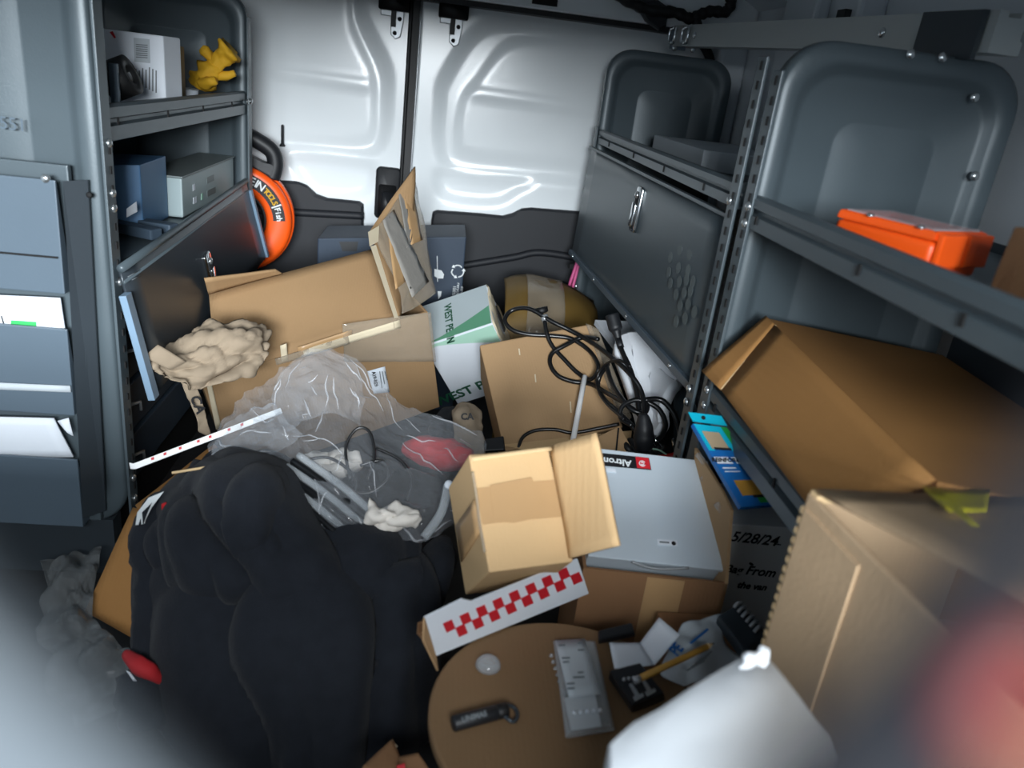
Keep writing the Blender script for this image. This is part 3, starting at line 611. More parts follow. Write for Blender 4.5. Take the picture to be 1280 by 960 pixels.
def blobtube(nm, pts, rads, m, par, seed=1.0, amp=0.2, n=12, lab=None):
    path = crpath(pts, 6); L = len(path); rr = np.interp(np.linspace(0, 1, L), np.linspace(0, 1, len(rads)), rads); N = None; loop = []
    for i, p in enumerate(path):
        t = (path[min(i + 1, L - 1)] - path[max(i - 1, 0)]).normalized()
        N = t.orthogonal().normalized() if N is None else (N - t * N.dot(t)).normalized(); Bn = t.cross(N)
        loop.append([p + (N * math.cos(2 * math.pi * k / n) + Bn * math.sin(2 * math.pi * k / n)) * rr[i] * (1 + amp * nz(p + N * math.cos(2 * math.pi * k / n) * rr[i] * 2 + Bn * math.sin(2 * math.pi * k / n) * rr[i] * 2, 60, seed)) for k in range(n)])
    return loops(nm, loop, m, par, True, True, True, lab)
GY = 1.72
blobtube('glove_body', [G(249, 110, GY), G(254, 100, GY), G(263, 91, GY), G(271, 83, GY + .01)], [0.016, 0.024, 0.022, 0.016], 'yellow_glove', c, 2, 0.55, 18)
blobtube('glove_cuff', [G(268, 86, GY), G(275, 76, GY), G(282, 68, GY), G(289, 62, GY)], [0.014, 0.015, 0.020, 0.026], 'yellow_glove', c, 13, 0.6, 18)
blobtube('glove_finger', [G(269, 82, GY + .01), G(262, 71, GY), G(256, 64, GY), G(252, 60, GY)], [0.009, 0.010, 0.011, 0.007], 'yellow_glove', c, 4, 0.4, 12)
blobtube('glove_finger', [G(272, 96, GY), G(281, 95, GY), G(294, 92, GY)], [0.007, 0.009, 0.007], 'yellow_glove', c, 5, 0.4, 12)
blobtube('glove_finger', [G(252, 104, GY - .02), G(262, 103, GY - .03), G(270, 100, GY - .03)], [0.012, 0.011, 0.007], 'yellow_glove', c, 6, 0.4, 12)
# left middle shelf, surface at z 0.496
ZM = 0.4965
c = thing('steel_box', 'pale grey-green steel box with embossed marks on the left middle shelf', 'box', (-0.55, 1.5, ZM))
bx0, bx1 = P(177, 265, Z=ZM + 0.004), P(229, 271, Z=ZM + 0.004)
by = P(277, 240, Z=ZM + 0.02)
hz_ = P(228, 225, Y=bx1.y).z - ZM
d1v = Vector((bx1.x - bx0.x, 0.0, 0)); d2v = Vector((0, 0.36, 0))
o0 = Vector((bx0.x, bx1.y, ZM + 0.002))
hexa('body', [o0, o0 + d1v, o0 + d1v + d2v, o0 + d2v], [v + Vector((0, 0, hz_)) for v in (o0, o0 + d1v, o0 + d1v + d2v, o0 + d2v)], 'box_greygreen', c, 0.003)
f_ = o0 + Vector((0, 0, hz_))
hexa('lid', [v + Vector((0, 0, 0.0005)) for v in (f_ + Vector((-.002, -.002, 0)), f_ + d1v + Vector((.002, -.002, 0)), f_ + d1v + d2v + Vector((.002, .002, 0)), f_ + d2v + Vector((-.002, .002, 0)))], [v + Vector((0, 0, 0.004)) for v in (f_ + Vector((-.002, -.002, 0)), f_ + d1v + Vector((.002, -.002, 0)), f_ + d1v + d2v + Vector((.002, .002, 0)), f_ + d2v + Vector((-.002, .002, 0)))], 'box_greygreen_dark', c, 0.001)
sx = (o0 + d1v).x + 0.0006
for (y, z, l, m_) in ((0.06, 0.6, 0.014, 'white_paper'), (0.06, 0.25, 0.02, 'white_paper'), (0.11, 0.25, 0.012, 'mint'), (0.15, 0.62, 0.05, 'box_greygreen_dark'), (0.15, 0.25, 0.06, 'box_greygreen_dark')):
    box('mark', (sx, sx + 0.0005, o0.y + y, o0.y + y + l, ZM + hz_ * z, ZM + hz_ * z + 0.012), m_, c, True)
c = thing('blue_box', 'blue box standing left of the steel box on the left middle shelf', 'box', (-0.62, 1.35, ZM))
e0, e1 = P(139, 222, Y=1.30), P(175, 205, Y=1.30)
zb = ZM + 0.002
tb = P(150, 205, Y=1.30).z
p_ = [Vector((e0.x - 0.06, 1.27, zb)), Vector((e1.x - 0.004, 1.31, zb)), Vector((e1.x - 0.01, 1.45, zb)), Vector((e0.x - 0.06, 1.45, zb))]
hexa('body', p_, [v + Vector((0, 0, tb - zb + k_)) for v, k_ in zip(p_, (-0.006, 0.0, 0, -0.006))], 'box_blue', c, 0.002)
decal('tape_band', [P(141, 217, Y=1.268), P(174, 205, Y=1.30), P(174, 214, Y=1.30), P(141, 224, Y=1.268)], 'blue_card', c, (0.15, -1, 0), 0.004) if False else None
e = P(166, 262, Y=1.235)
c = thing('white_tag', 'small white card leaning against the blue box on the left middle shelf', 'card', (e.x, e.y, ZM))
prism('card', [P(158, 261, Y=1.215), P(170, 252, Y=1.235), P(171, 265, Y=1.235), P(158, 272, Y=1.215)], (0, 0.003, 0), 'white_paper', c, bevel=0.0005)
c = thing('metal_scrap', 'loose dark metal brackets lying in front of the blue box', 'bracket', (-0.52, 1.18, ZM))
for (x, y, a, l) in ((150, 272, 20, 0.05), (168, 285, -25, 0.09), (190, 280, -15, 0.08)):
    e = P(x, y, Z=ZM + 0.016); m4 = Matrix.Translation(e) @ Matrix.Rotation(math.radians(a), 4, 'Z')
    mesh('bracket', [m4 @ Vector(v) for v in bverts(-l / 2, l / 2, -0.012, 0.012, -0.011, 0.006)], BF, 'drawer_blue', c, bevel=0.003)

# orange fish-tape reel hanging over the far end of the left unit
rcx, rY = -0.455, 1.93
cz_ = P(335, 268, Y=rY).z
ctr = Vector((P(296, 272, Y=rY).x, rY, P(296, 272, Y=rY).z))
RR = P(367, 268, Y=rY).x - ctr.x
rm = Matrix.Translation(ctr) @ Matrix.Rotation(math.radians(8), 4, 'Z') @ Matrix.Rotation(math.radians(90), 4, 'X')
rt = thing('fish_tape_reel', 'orange fish tape reel with black handle beyond the left shelving unit', 'reel', ctr - Vector((0, 0, RR)))
lathe('case_half', [(RR * 0.52, 0.0), (RR * 0.52, 0.018), (RR * 0.58, 0.024), (RR * 0.88, 0.024), (RR * 0.95, 0.018), (RR * 0.96, 0.0)], 'orange', rt, rm, 64, closed=True)
lathe('case_half', [(RR * 0.52, -0.05), (RR * 0.52, -0.004), (RR * 0.985, -0.004), (RR, -0.012), (RR, -0.030), (RR * 0.97, -0.05)], 'orange', rt, rm, 64, closed=True)
lathe('groove', [(RR * 0.90, -0.005), (RR * 0.965, -0.005), (RR * 0.965, 0.001), (RR * 0.90, 0.001)], 'orange_dark', rt, rm, 64, closed=True)
lathe('hub_ring', [(RR * 0.46, -0.04), (RR * 0.53, -0.04), (RR * 0.53, 0.012), (RR * 0.46, 0.012)], 'rubber', rt, rm, 40, closed=True)
def arc_strip(nm, r0, r1, a0, a1, z, m, par, k=24):
    pt = [Vector((r0 * math.cos(a), r0 * math.sin(a), z)) for a in np.radians(np.linspace(a0, a1, k))] + [Vector((r1 * math.cos(a), r1 * math.sin(a), z)) for a in np.radians(np.linspace(a1, a0, k))]
    return prism(nm, [rm @ p for p in pt], (rm.to_3x3() @ Vector((0, 0, 0.0006))), m, par)
lab = arc_strip('label_band', RR * 0.64, RR * 0.85, 2, 84, 0.0243, 'ink_black', rt)
lab['label'] = 'black curved maker label'
r3 = rm.to_3x3()
def arc_text(s, r, a0, step, size, m):
    for i, ch in enumerate(s):
        if ch == ' ': continue
        a = math.radians(a0 - i * step)
        text('letter', ch, size, m, lab, rm @ Vector((r * math.cos(a), r * math.sin(a), 0.0252)), r3 @ Vector((math.sin(a), -math.cos(a), 0)), r3 @ Vector((math.cos(a), math.sin(a), 0)), bold=0.0004)
arc_text('KLEIN', RR * 0.745, 80, 6.2, 0.026, 'ink_white'); arc_text('TOOLS', RR * 0.745, 46, 4.8, 0.018, 'yellow_glove'); arc_text('Fish', RR * 0.745, 18, 4.6, 0.019, 'ink_white')
arc_strip('label_slash', RR * 0.66, RR * 0.84, 21.5, 23.5, 0.0246, 'ink_white', lab)
hpth = [rm @ Vector(v) for v in ((RR * 0.60, RR * 0.74, -0.012), (RR * 0.66, RR * 0.98, -0.012), (RR * 0.60, RR * 1.20, -0.012), (RR * 0.36, RR * 1.36, -0.012), (RR * 0.0, RR * 1.50, -0.012), (-RR * 0.3, RR * 1.52, -0.012), (-RR * 0.5, RR * 1.3, -0.012), (-RR * 0.5, RR * 0.85, -0.012))]
tube('handle', hpth, 0.019, 'black_plastic', rt, 12, 6)
prism('handle_foot', [rm @ Vector(v) for v in ((RR * 0.1, RR * 1.0, -0.03), (RR * 0.62, RR * 0.74, -0.03), (RR * 0.70, RR * 0.98, -0.03), (RR * 0.45, RR * 1.02, -0.03), (RR * 0.1, RR * 1.18, -0.03))], r3 @ Vector((0, 0, 0.036)), 'black_plastic', rt, bevel=0.004)
# hook it rests on: bracket on the end panel
hk = box('reel_hook', (-0.60, -0.45, LY1 + 0.022, LY1 + 0.10, ctr.z - RR - 0.03, ctr.z - RR - 0.004), 'grey_steel_dark', lu, True, 0.003)

# right far shelf: long grey carton
ZR = 0.6845
c = thing('grey_carton', 'long pale grey carton lying on the far right shelf', 'carton', (0.5, 1.4, ZR))
pb = [Vector(v) for v in ((0.478, 1.44, ZR), (0.655, 1.42, ZR), (0.665, 1.80, ZR), (0.476, 1.80, ZR))]
hexa('body', pb, [v + Vector((0, 0, 0.037)) for v in pb], 'grey_paper', c, 0.002)
# near right shelf: orange case with clear lid, carton end
ZN = 0.6685
c = thing('organizer_case', 'orange parts case with a clear lid on the near right shelf', 'case', (0.5, 0.74, ZN))
z1_ = ZN + 0.040
oc = [P(1043, 270, Z=z1_), P(1152, 296, Z=z1_), P(1196, 304, Z=z1_), P(1262, 306, Z=z1_), P(1262, 276, Z=z1_), P(1150, 270, Z=z1_)]
# clean rectangle fitted through those points
A0 = P(1045, 272, Z=z1_); A1 = P(1168, 303, Z=z1_); dd_ = (A1 - A0); A2 = A0 + Vector((-dd_.y, dd_.x, 0)) * (1 if -dd_.y > 0 else -1) * 0.72
quad = [A0, A1, A1 + (A2 - A0), A2]
def inset(qd_, k_):
    m_ = sum((Vector(v) for v in qd_), Vector()) / 4
    return [v.lerp(m_, k_) for v in qd_]
dn = Vector((0, 0, -0.034))
hexa('tray', [v + dn for v in inset(quad, 0.02)], quad, 'orange', c, 0.006, smooth=True)
rim_ = inset(quad, 0.02); rim2 = inset(quad, 0.10)
boxes_v = []
for i in range(4):
    j = (i + 1) % 4
    hexa('rim', [quad[i] + Vector((0, 0, 0.0005)), quad[j] + Vector((0, 0, 0.0005)), rim2[j] + Vector((0, 0, 0.0005)), rim2[i] + Vector((0, 0, 0.0005))], [rim_[i] + Vector((0, 0, 0.009)), rim_[j] + Vector((0, 0, 0.009)), rim2[j] + Vector((0, 0, 0.010)), rim2[i] + Vector((0, 0, 0.010))], 'orange', c, 0.002)
hexa('lid', [v + Vector((0, 0, 0.004)) for v in rim2], [v + Vector((0, 0, 0.011)) for v in inset(quad, 0.12)], 'clear_plastic', c, 0.002, label='clear lid')
for t in (0.25, 0.75):
    m_ = A1.lerp(A1 + (A2 - A0), t); dv_ = (A2 - A0).normalized(); ov = dd_.normalized()
    prism('clasp', [m_ + dv_ * 0.018 + Vector((0, 0, 0.008)), m_ - dv_ * 0.018 + Vector((0, 0, 0.008)), m_ - dv_ * 0.018 - Vector((0, 0, 0.022)), m_ + dv_ * 0.018 - Vector((0, 0, 0.022))], ov * 0.007, 'orange', c, bevel=0.002)
for t in (0.35, 0.85):
    bolt(A0.lerp(A1, t) + Vector((0, 0, 0.009)), (0, 0, 1), 0.004, c, 'bolt_zinc', 'rivet')
c = thing('shelf_carton', 'brown carton at the near end of the near right shelf beside the orange case', 'carton', (0.55, 0.53, ZN))
e0 = P(1240, 274, Y=0.62); e1 = P(1228, 345, Y=0.58)
hexa('body', [(e1.x + 0.012, 0.585, ZN), (e1.x + 0.16, 0.60, ZN), (e1.x + 0.16, 0.44, ZN), (e1.x - 0.01, 0.44, ZN)], [(e1.x + 0.016, 0.585, e0.z), (e1.x + 0.16, 0.60, e0.z), (e1.x + 0.16, 0.44, e0.z), (e1.x - 0.006, 0.44, e0.z)], 'cardboard_brown', c, 0.002)
hexa('tape', [(e1.x + 0.05, 0.583, e0.z + 0.0004), (e1.x + 0.09, 0.583, e0.z + 0.0004), (e1.x + 0.09, 0.445, e0.z + 0.0004), (e1.x + 0.05, 0.445, e0.z + 0.0004)], [(e1.x + 0.05, 0.583, e0.z + 0.001), (e1.x + 0.09, 0.583, e0.z + 0.001), (e1.x + 0.09, 0.445, e0.z + 0.001), (e1.x + 0.05, 0.445, e0.z + 0.001)], 'kraft_tape', c)
# near right lower shelf: big brown carton with sloping front flap
ZS = 0.431
c = thing('brown_shelf_carton', 'large orange-brown carton on the near right lower shelf, front flap hanging over the lip', 'carton', (0.55, 0.72, ZS))
T0 = P(960, 398, Y=0.898); T1 = P(1172, 602, Z=T0.z - 0.004)
E0 = Vector((0.675, 0.905, 0.530)); E1 = Vector((0.64, T1.y - 0.01, 0.528))
base = [Vector((T0.x + 0.004, T0.y - 0.012, ZS)), Vector((T1.x + 0.006, T1.y, ZS)), Vector((E1.x, E1.y, ZS)), Vector((E0.x, E0.y, ZS))]
hexa('body', base, [T0, T1, E1, E0], 'cardboard_orange', c, 0.001)
L0, L1 = P(879, 466, Y=0.892), P(903, 489, X=XG - 0.020)
F1 = T0.lerp(T1, 0.10)
sheet('front_flap', [T0.lerp(T1, 0.085) + Vector((-0.001, 0, 0.001)), T1 + Vector((-0.001, 0, 0.001)), P(1046, 676, X=XG - 0.020), L1], 'cardboard_orange', c, 0.004, 10, 6, 0.0025, 9)
sheet('corner_flap', [T0 + Vector((-0.001, 0, 0.001)), T0.lerp(T1, 0.082) + Vector((-0.001, 0, 0.001)), L1 + Vector((-0.001, 0.001, 0)), L0], 'cardboard_orange', c, 0.004, 4, 4, 0.001, 9)
tube('torn_edge', [*[T0.lerp(T1, 0.083).lerp(L1, t) + Vector((-0.002, 0, 0.002)) for t in (0, 0.35, 0.7, 1)]], 0.0014, 'cardboard_edge', c, 6, 4)
pc = thing('pink_lanyard', 'pink cord hanging on the far end panel under the right drop door', 'cord', P(714, 385, Y=1.925))
tube('strand', [P(724, 320, Y=1.935), P(718, 338, Y=1.925), P(712, 356, Y=1.922), P(709, 372, Y=1.922), P(711, 384, Y=1.922)], 0.004, 'pink_cord', pc, 8, 6)
tube('strand', [P(725, 322, Y=1.932), P(721, 340, Y=1.928), P(717, 355, Y=1.924), P(714, 370, Y=1.922), P(713, 384, Y=1.922)], 0.004, 'pink_cord', pc, 8, 6)
tube('loop', [P(724, 320, Y=1.932) + Vector((math.cos(a) * 0.008, 0, math.sin(a) * 0.008)) for a in np.linspace(0, 6.28, 13)], 0.003, 'pink_cord', pc, 6, 1)
boxes('hook', [(P(712, 330, Y=1.94).x, P(722, 330, Y=1.94).x, 1.935, 1.952, P(715, 336, Y=1.94).z, P(715, 330, Y=1.94).z)], 'hole_black', ru, True)

# ================================================================== the pile on the floor
def R3(rot): return Euler([math.radians(a) for a in rot]).to_matrix()
def boxthing(name, label, cat, loc, rot, dim, m, bevel=0.003, base=True, group=None):
    """a cuboid carton placed by its middle; the Empty stands at the middle of its underside"""
    b = Vector(loc) - R3(rot) @ Vector((0, 0, dim[2] / 2))
    t = thing(name, label, cat, b, rot, group); t['dim'] = 0; del t['dim']
    o = box('body', (-dim[0] / 2, dim[0] / 2, -dim[1] / 2, dim[1] / 2, 0, dim[2]), m, t, False, bevel)
    return t
def W(t, x, y, z): return WM(t) @ Vector((x, y, z))
def axes(t): r = WM(t).to_3x3(); return r @ Vector((1, 0, 0)), r @ Vector((0, 1, 0)), r @ Vector((0, 0, 1))

# ---- dark blue carton against the doors
dY = 1.80
a_, b_ = P(397, 298, Y=dY), P(583, 296, Y=dY)
zt_ = (a_.z + b_.z) / 2
c = thing('navy_carton', 'dark blue carton with a white recycling mark standing against the rear doors', 'carton', ((a_.x + b_.x) / 2, dY + 0.08, 0))
hexa('body', [(a_.x, dY, 0), (b_.x + 0.006, dY, 0), (b_.x + 0.006, dY + 0.16, 0), (a_.x, dY + 0.16, 0)], [(a_.x, dY, a_.z), (b_.x, dY, b_.z), (b_.x, dY + 0.16, b_.z), (a_.x, dY + 0.16, a_.z)], 'navy_card', c, 0.003)
d_ = lambda x, y, o=0.0: P(x, y, Y=dY - o)
rcn = d_(572, 339); rr = (d_(580, 339) - rcn).x * 0.95
for k in range(3):                                            # three chasing arrows
    a0 = math.radians(90 + 120 * k)
    pts = [rcn + Vector((math.cos(a0 + math.radians(t)) * rr * (1.0 if abs(t) < 40 else 0.85), -0.001, math.sin(a0 + math.radians(t)) * rr)) for t in (-48, -20, 0, 20, 38)]
    tube('recycling_arrow', pts, 0.0018, 'ink_white', c, 5, 3)
    e = pts[-1]; dr = (pts[-1] - pts[-2]).normalized(); nr = Vector((-dr.z, 0, dr.x))
    prism('arrow_head', [e + dr * rr * 0.45, e + nr * rr * 0.32, e - nr * rr * 0.32], (0, -0.0006, 0), 'ink_white', c)
for i, (x, s_) in enumerate(((567, '100%'), (572, 'recycled'), (577, 'card'))):
    text('print', s_, 0.011, 'ink_white', c, d_(x + 0.5, 363, 0.001), (0, 0, -1), (1, 0, 0))
decal('fold_line', [d_(546, 320), d_(546.8, 320), d_(547.4, 352), d_(546.6, 352)], 'ink_white', c, (0, -1, 0))
decal('torn_spot', [d_(543, 336), d_(552, 338), d_(555, 343), d_(554, 348), d_(548, 348), d_(543, 345)], 'ink_white', c, (0, -1, 0))
decal('torn_spot', [d_(547, 364), d_(552, 364), d_(551, 370), d_(548, 374)], 'ink_white', c, (0, -1, 0))
decal('tape_patch', [d_(424, 302), d_(448, 302), d_(446, 314), d_(428, 314)], 'black_plastic', c, (0, -1, 0))

# ---- tape-covered brown bundle behind the white and green carton
c = thing('taped_bundle', 'tape-wrapped brown carton lying below the ring of the right rear door', 'carton', (0.30, 1.75, 0))
pts_t = [P(622, 368, Y=1.72), P(660, 362, Y=1.74), P(706, 372, Y=1.74), P(752, 402, Y=1.70)]
zz = [p.z for p in pts_t]
bt = [(pts_t[0].x + 0.03, 1.66, 0), (pts_t[3].x, 1.64, 0), (pts_t[3].x, 1.84, 0), (pts_t[0].x - 0.02, 1.84, 0)]
rows = []
for (yy, f) in ((1.60, 0.0), (1.61, 0.62), (1.645, 0.93), (1.72, 1.0), (1.83, 1.02)):
    rows.append([Vector((pts_t[i].x * (1 + (yy - 1.72) * 0.2) + 0.02 * (i == 0), yy + 0.03, max(0.002, pts_t[i].z * f - (0.02 if f < 0.95 else 0)))) for i in range(4)])
patch('wrapped_body', rows, 'tan_carton_dark', c, 5, 4, 0.004, lambda p, u, v: 0.004 * nz(p, 30, 2))
patch('tape_wrap', [[p + Vector((0, -0.004, 0.004)) for p in r_[1:3]] for r_ in rows[1:]], 'clear_tape', c, 6, 4, 0.001, lambda p, u, v: 0.003 * nz(p, 50, 6))

# ---- white and green cable carton
wl, wr_, wd = (0.0362, 1.6268, 0.2104), (25.8, -26.1, -6.5), (0.155, 0.131, 0.199)
off = R3(wr_) @ Vector((0.0725, 0, 0))
c = boxthing('cable_carton', 'white and green cable carton with a torn end lying behind the brown boxes', 'carton', Vector(wl) + off, wr_, wd, 'white_paper', 0.003)
ex, ey, ez = axes(c); hx, hy, H_ = wd[0] / 2, wd[1] / 2, wd[2]
tp = lambda x, y: PP(x, y, W(c, 0, 0, H_), ez, 0.0007); fr = lambda x, y: PP(x, y, W(c, 0, -hy, H_ / 2), -ey, 0.0007)
e = 0.0007
decal('grey_top', [W(c, -hx + .002, -hy + .002, H_), W(c, hx - .002, -hy + .002, H_), W(c, hx - .002, hy - .002, H_), W(c, -hx + .002, hy - .002, H_)], 'pale_grey_green', c, ez, 0.0002)
gl = []
for t in np.linspace(0, 1, 12): gl.append(W(c, hx - .003 - (2 * hx - .006) * t, -hy + .003 + (2 * hy - 0.02) * 0.50 * (1 - t) ** 1.4, H_))
decal('green_swoosh', gl + [W(c, -hx + .003, -hy + .002, H_), W(c, hx - .003, -hy + .002, H_)], 'leaf_green', c, ez, 0.0008)
ml = []
for t in np.linspace(0, 1, 14): ml.append(W(c, -hx + .002 + (2 * hx - .004) * t, -hy, H_ - 0.010 - 0.055 * abs(t - 0.15) ** 1.2 * 1.0))
decal('mint_swoosh', ml + [W(c, hx - .002, -hy, H_ - .003), W(c, -hx + .002, -hy, H_ - .003)], 'mint', c, -ey, 0.0006)
text('print', 'WEST PENN', 0.023, 'dark_green', c, tp(561, 404), W(c, 0, -1, 0) - W(c, 0, 0, 0) + 0.0 * ex, ex, bold=0.0006).data.transform(Matrix())
pm_ = PP(588, 487, W(c, 0, -hy, H_ / 2), -ey, 0.001)
u1 = PP(602, 481, W(c, 0, -hy, H_ / 2), -ey, 0.001) - PP(572, 493, W(c, 0, -hy, H_ / 2), -ey, 0.001)
text('print', 'WEST PENN', 0.036, 'dark_green', c, pm_ + u1.normalized() * 0.01, u1, (-ey).cross(u1), bold=0.001)
sheet('torn_end', [W(c, hx + .001, hy, H_), W(c, hx + .001, -hy, H_), W(c, hx + .002, -hy, 0.02), W(c, hx + .002, hy, 0.02)], 'torn_paper', c, 0.003, 10, 10, 0.006, 40, 4, label='torn white end')
prism('tear_hole', [W(c, hx + .007, a, b) for a, b in ((0.01, H_ - 0.02), (-0.02, H_ - 0.03), (-0.035, H_ - 0.06), (-0.01, H_ - 0.075), (0.012, H_ - 0.05))], ex * 0.002, 'hole_black', c)

# ---- big worn open carton, tilted
br, bdm = (8.8, -15.0, 23.8), (0.4292, 0.19, 0.235)
bl = Vector((-0.2339, 1.5252, 0.1944)) + R3(br) @ Vector((0, -(0.3069 - bdm[1]) / 2, (0.2931 - bdm[2]) / 2))
bb = bl - R3(br) @ Vector((0, 0, bdm[2] / 2))
c = thing('open_carton', 'big worn brown carton with raised flaps left of centre', 'carton', bb, br)
X_, Y_, Z_ = bdm[0] / 2, bdm[1] / 2, bdm[2]; th = 0.005
exb, eyb, ezb = axes(c)
boxes('body', [(-X_, X_, -Y_, -Y_ + th, 0, Z_), (-X_, X_, Y_ - th, Y_, 0, Z_ * 0.82), (-X_, -X_ + th, -Y_ + th, Y_ - th, 0, Z_), (X_ - th, X_, -Y_ + th, Y_ - th, 0, Z_), (-X_, X_, -Y_ + th, Y_ - th, 0, th)], 'cardboard_worn', c, False, 0.0015)
fpt = lambda x, y, o=0.0: PP(x, y, W(c, 0, -Y_, Z_ / 2), -eyb, o)
rim0, rim1 = W(c, -X_, -Y_, Z_), W(c, X_, -Y_, Z_)
# front flap standing up and leaning back
yT = 1.56
f0, f1 = rim0.lerp(rim1, 0.06), rim0.lerp(rim1, 0.855)
ft = [P(261, 366, Y=1.395), P(470, 310, Y=1.544)]
sheet('front_flap', [f0, f1, ft[1], ft[0]], 'cardboard_worn', c, 0.004, 12, 8, 0.002, 7, 3)
sheet('flap_tip', [ft[0] + Vector((0, -0.002, -0.003)), ft[0].lerp(ft[1], 0.42) + Vector((0, -0.003, -0.002)), P(345, 338, Y=1.437), P(256, 350, Y=1.358)], 'cardboard_worn', c, 0.004, 8, 4, 0.002, 12, 3)
# right flap, torn and wrapped in tape
rq = [rim0.lerp(rim1, 0.86), W(c, X_ + 0.012, -Y_ + 0.10, Z_ + 0.01), P(519, 208, Y=1.6), P(462, 288, Y=1.507)]
rf = sheet('side_flap', rq, 'cardboard_worn', c, 0.006, 10, 12, 0.006, 16, 8)
nf = (rq[1] - rq[0]).cross(rq[3] - rq[0]).normalized(); nf = nf if nf.dot(EYE - rq[0]) > 0 else -nf
rp = lambda x, y, o=0.004: PP(x, y, (rq[0] + rq[2]) / 2, nf, o)
patch('tape_strip', [[rp(466, 290), rp(488, 262), rp(516, 216)], [rp(484, 330, 0.007), rp(502, 300, 0.008), rp(528, 270, 0.006)], [rp(500, 366, 0.008), rp(516, 350, 0.009), rp(538, 330, 0.007)], [rp(503, 392), rp(520, 384), rp(545, 366)]], 'clear_tape', rf, 6, 6, 0.001, lambda p, u, v: 0.004 * nz(p, 34, 5))
hexa('torn_edge', [rp(463, 308, 0.003), rp(470, 306, 0.003), rp(498, 397, 0.003), rp(493, 398, 0.003)], [rp(463, 308, 0.007), rp(470, 306, 0.007), rp(498, 397, 0.007), rp(493, 398, 0.007)], 'torn_paper', rf)
hexa('torn_tip', [rp(460, 290, 0.003), rp(474, 282, 0.003), rp(473, 302, 0.003), rp(462, 308, 0.003)], [rp(460, 290, 0.010), rp(474, 282, 0.010), rp(473, 302, 0.008), rp(462, 308, 0.009)], 'torn_paper', rf)
sheet('brown_tape', [rp(484, 286, 0.009), rp(496, 278, 0.009), rp(507, 352, 0.010), rp(494, 362, 0.010)], 'kraft_tape', rf, 0.0008, 4, 8, 0.002, 40, 2)
sheet('grey_tape', [rp(478, 276, 0.011), rp(492, 262, 0.011), rp(536, 352, 0.012), rp(515, 372, 0.012)], 'grey_tape', rf, 0.0008, 5, 14, 0.003, 50, 12)
sheet('brown_tape', [rp(505, 246, 0.011), rp(516, 238, 0.011), rp(528, 300, 0.011), rp(514, 306, 0.011)], 'kraft_tape', rf, 0.0008, 4, 8, 0.002, 40, 12)
sheet('grey_tape', [rp(498, 244, 0.010), rp(505, 236, 0.010), rp(516, 300, 0.011), rp(508, 310, 0.011)], 'grey_tape', rf, 0.0008, 4, 10, 0.003, 40, 14)
# rim: torn paper band, tape patches, front tape strips, sticker
for (xa, xb, m_, dz) in ((0.42, 0.86, 'torn_paper', 0.0), (0.30, 0.62, 'clear_tape', 0.0012)):
    pa, pb_ = rim0.lerp(rim1, xa), rim0.lerp(rim1, xb)
    sheet('rim_tear', [pa - eyb * (0.003 + dz) + ezb * 0.003, pb_ - eyb * (0.003 + dz) + ezb * 0.003, pb_ - eyb * (0.004 + dz) - ezb * 0.014, pa - eyb * (0.004 + dz) - ezb * 0.010], m_, c, 0.0012, 14, 3, 0.0008, 60, 3)
sheet('clear_tape', [fpt(428, 405, 0.003), fpt(538, 390, 0.003), fpt(545, 452, 0.003), fpt(430, 452, 0.003)], 'clear_tape', c, 0.0008, 16, 10, 0.003, 45, 6)
sheet('brown_tape', [fpt(372, 434, 0.003), fpt(440, 412, 0.003), fpt(440, 424, 0.003), fpt(374, 446, 0.003)], 'kraft_tape', c, 0.0008, 8, 3, 0.001, 45, 6)
sheet('tape_strip', [fpt(258, 480, 0.0025), fpt(264, 478, 0.0025), fpt(277, 535, 0.0025), fpt(270, 537, 0.0025)], 'torn_paper', c, 0.0008, 3, 6, 0.0005, 45, 6)
sheet('tape_strip', [fpt(350, 432, 0.0028), fpt(358, 429, 0.0028), fpt(360, 450, 0.0028), fpt(352, 452, 0.0028)], 'torn_paper', c, 0.0008, 3, 3, 0.0005, 45, 6)
st = sheet('sticker', [fpt(459, 464, 0.005), fpt(481, 458, 0.005), fpt(487, 490, 0.005), fpt(467, 492, 0.005)], 'white_paper', c, 0.0006, 5, 5, 0.001, 40, 3, label='white product sticker')
dv_ = (fpt(470, 488) - fpt(465, 462)); rv_ = (-eyb).cross(dv_)
text('print', 'A19-RE9', 0.010, 'ink_black', st, fpt(468.5, 474, 0.0075), dv_, rv_ if rv_.dot(fpt(480, 470) - fpt(468, 470)) > 0 else rv_, bold=0.0003)
for k in range(3):
    x = 474 + k * 3.2
    decal('print_line', [fpt(x, 464, 0.0068), fpt(x + 1, 464, 0.0068), fpt(x + 4, 485 - k * 5, 0.0068), fpt(x + 3, 485 - k * 5, 0.0068)], 'ink_grey', st, -eyb, 0.0003)

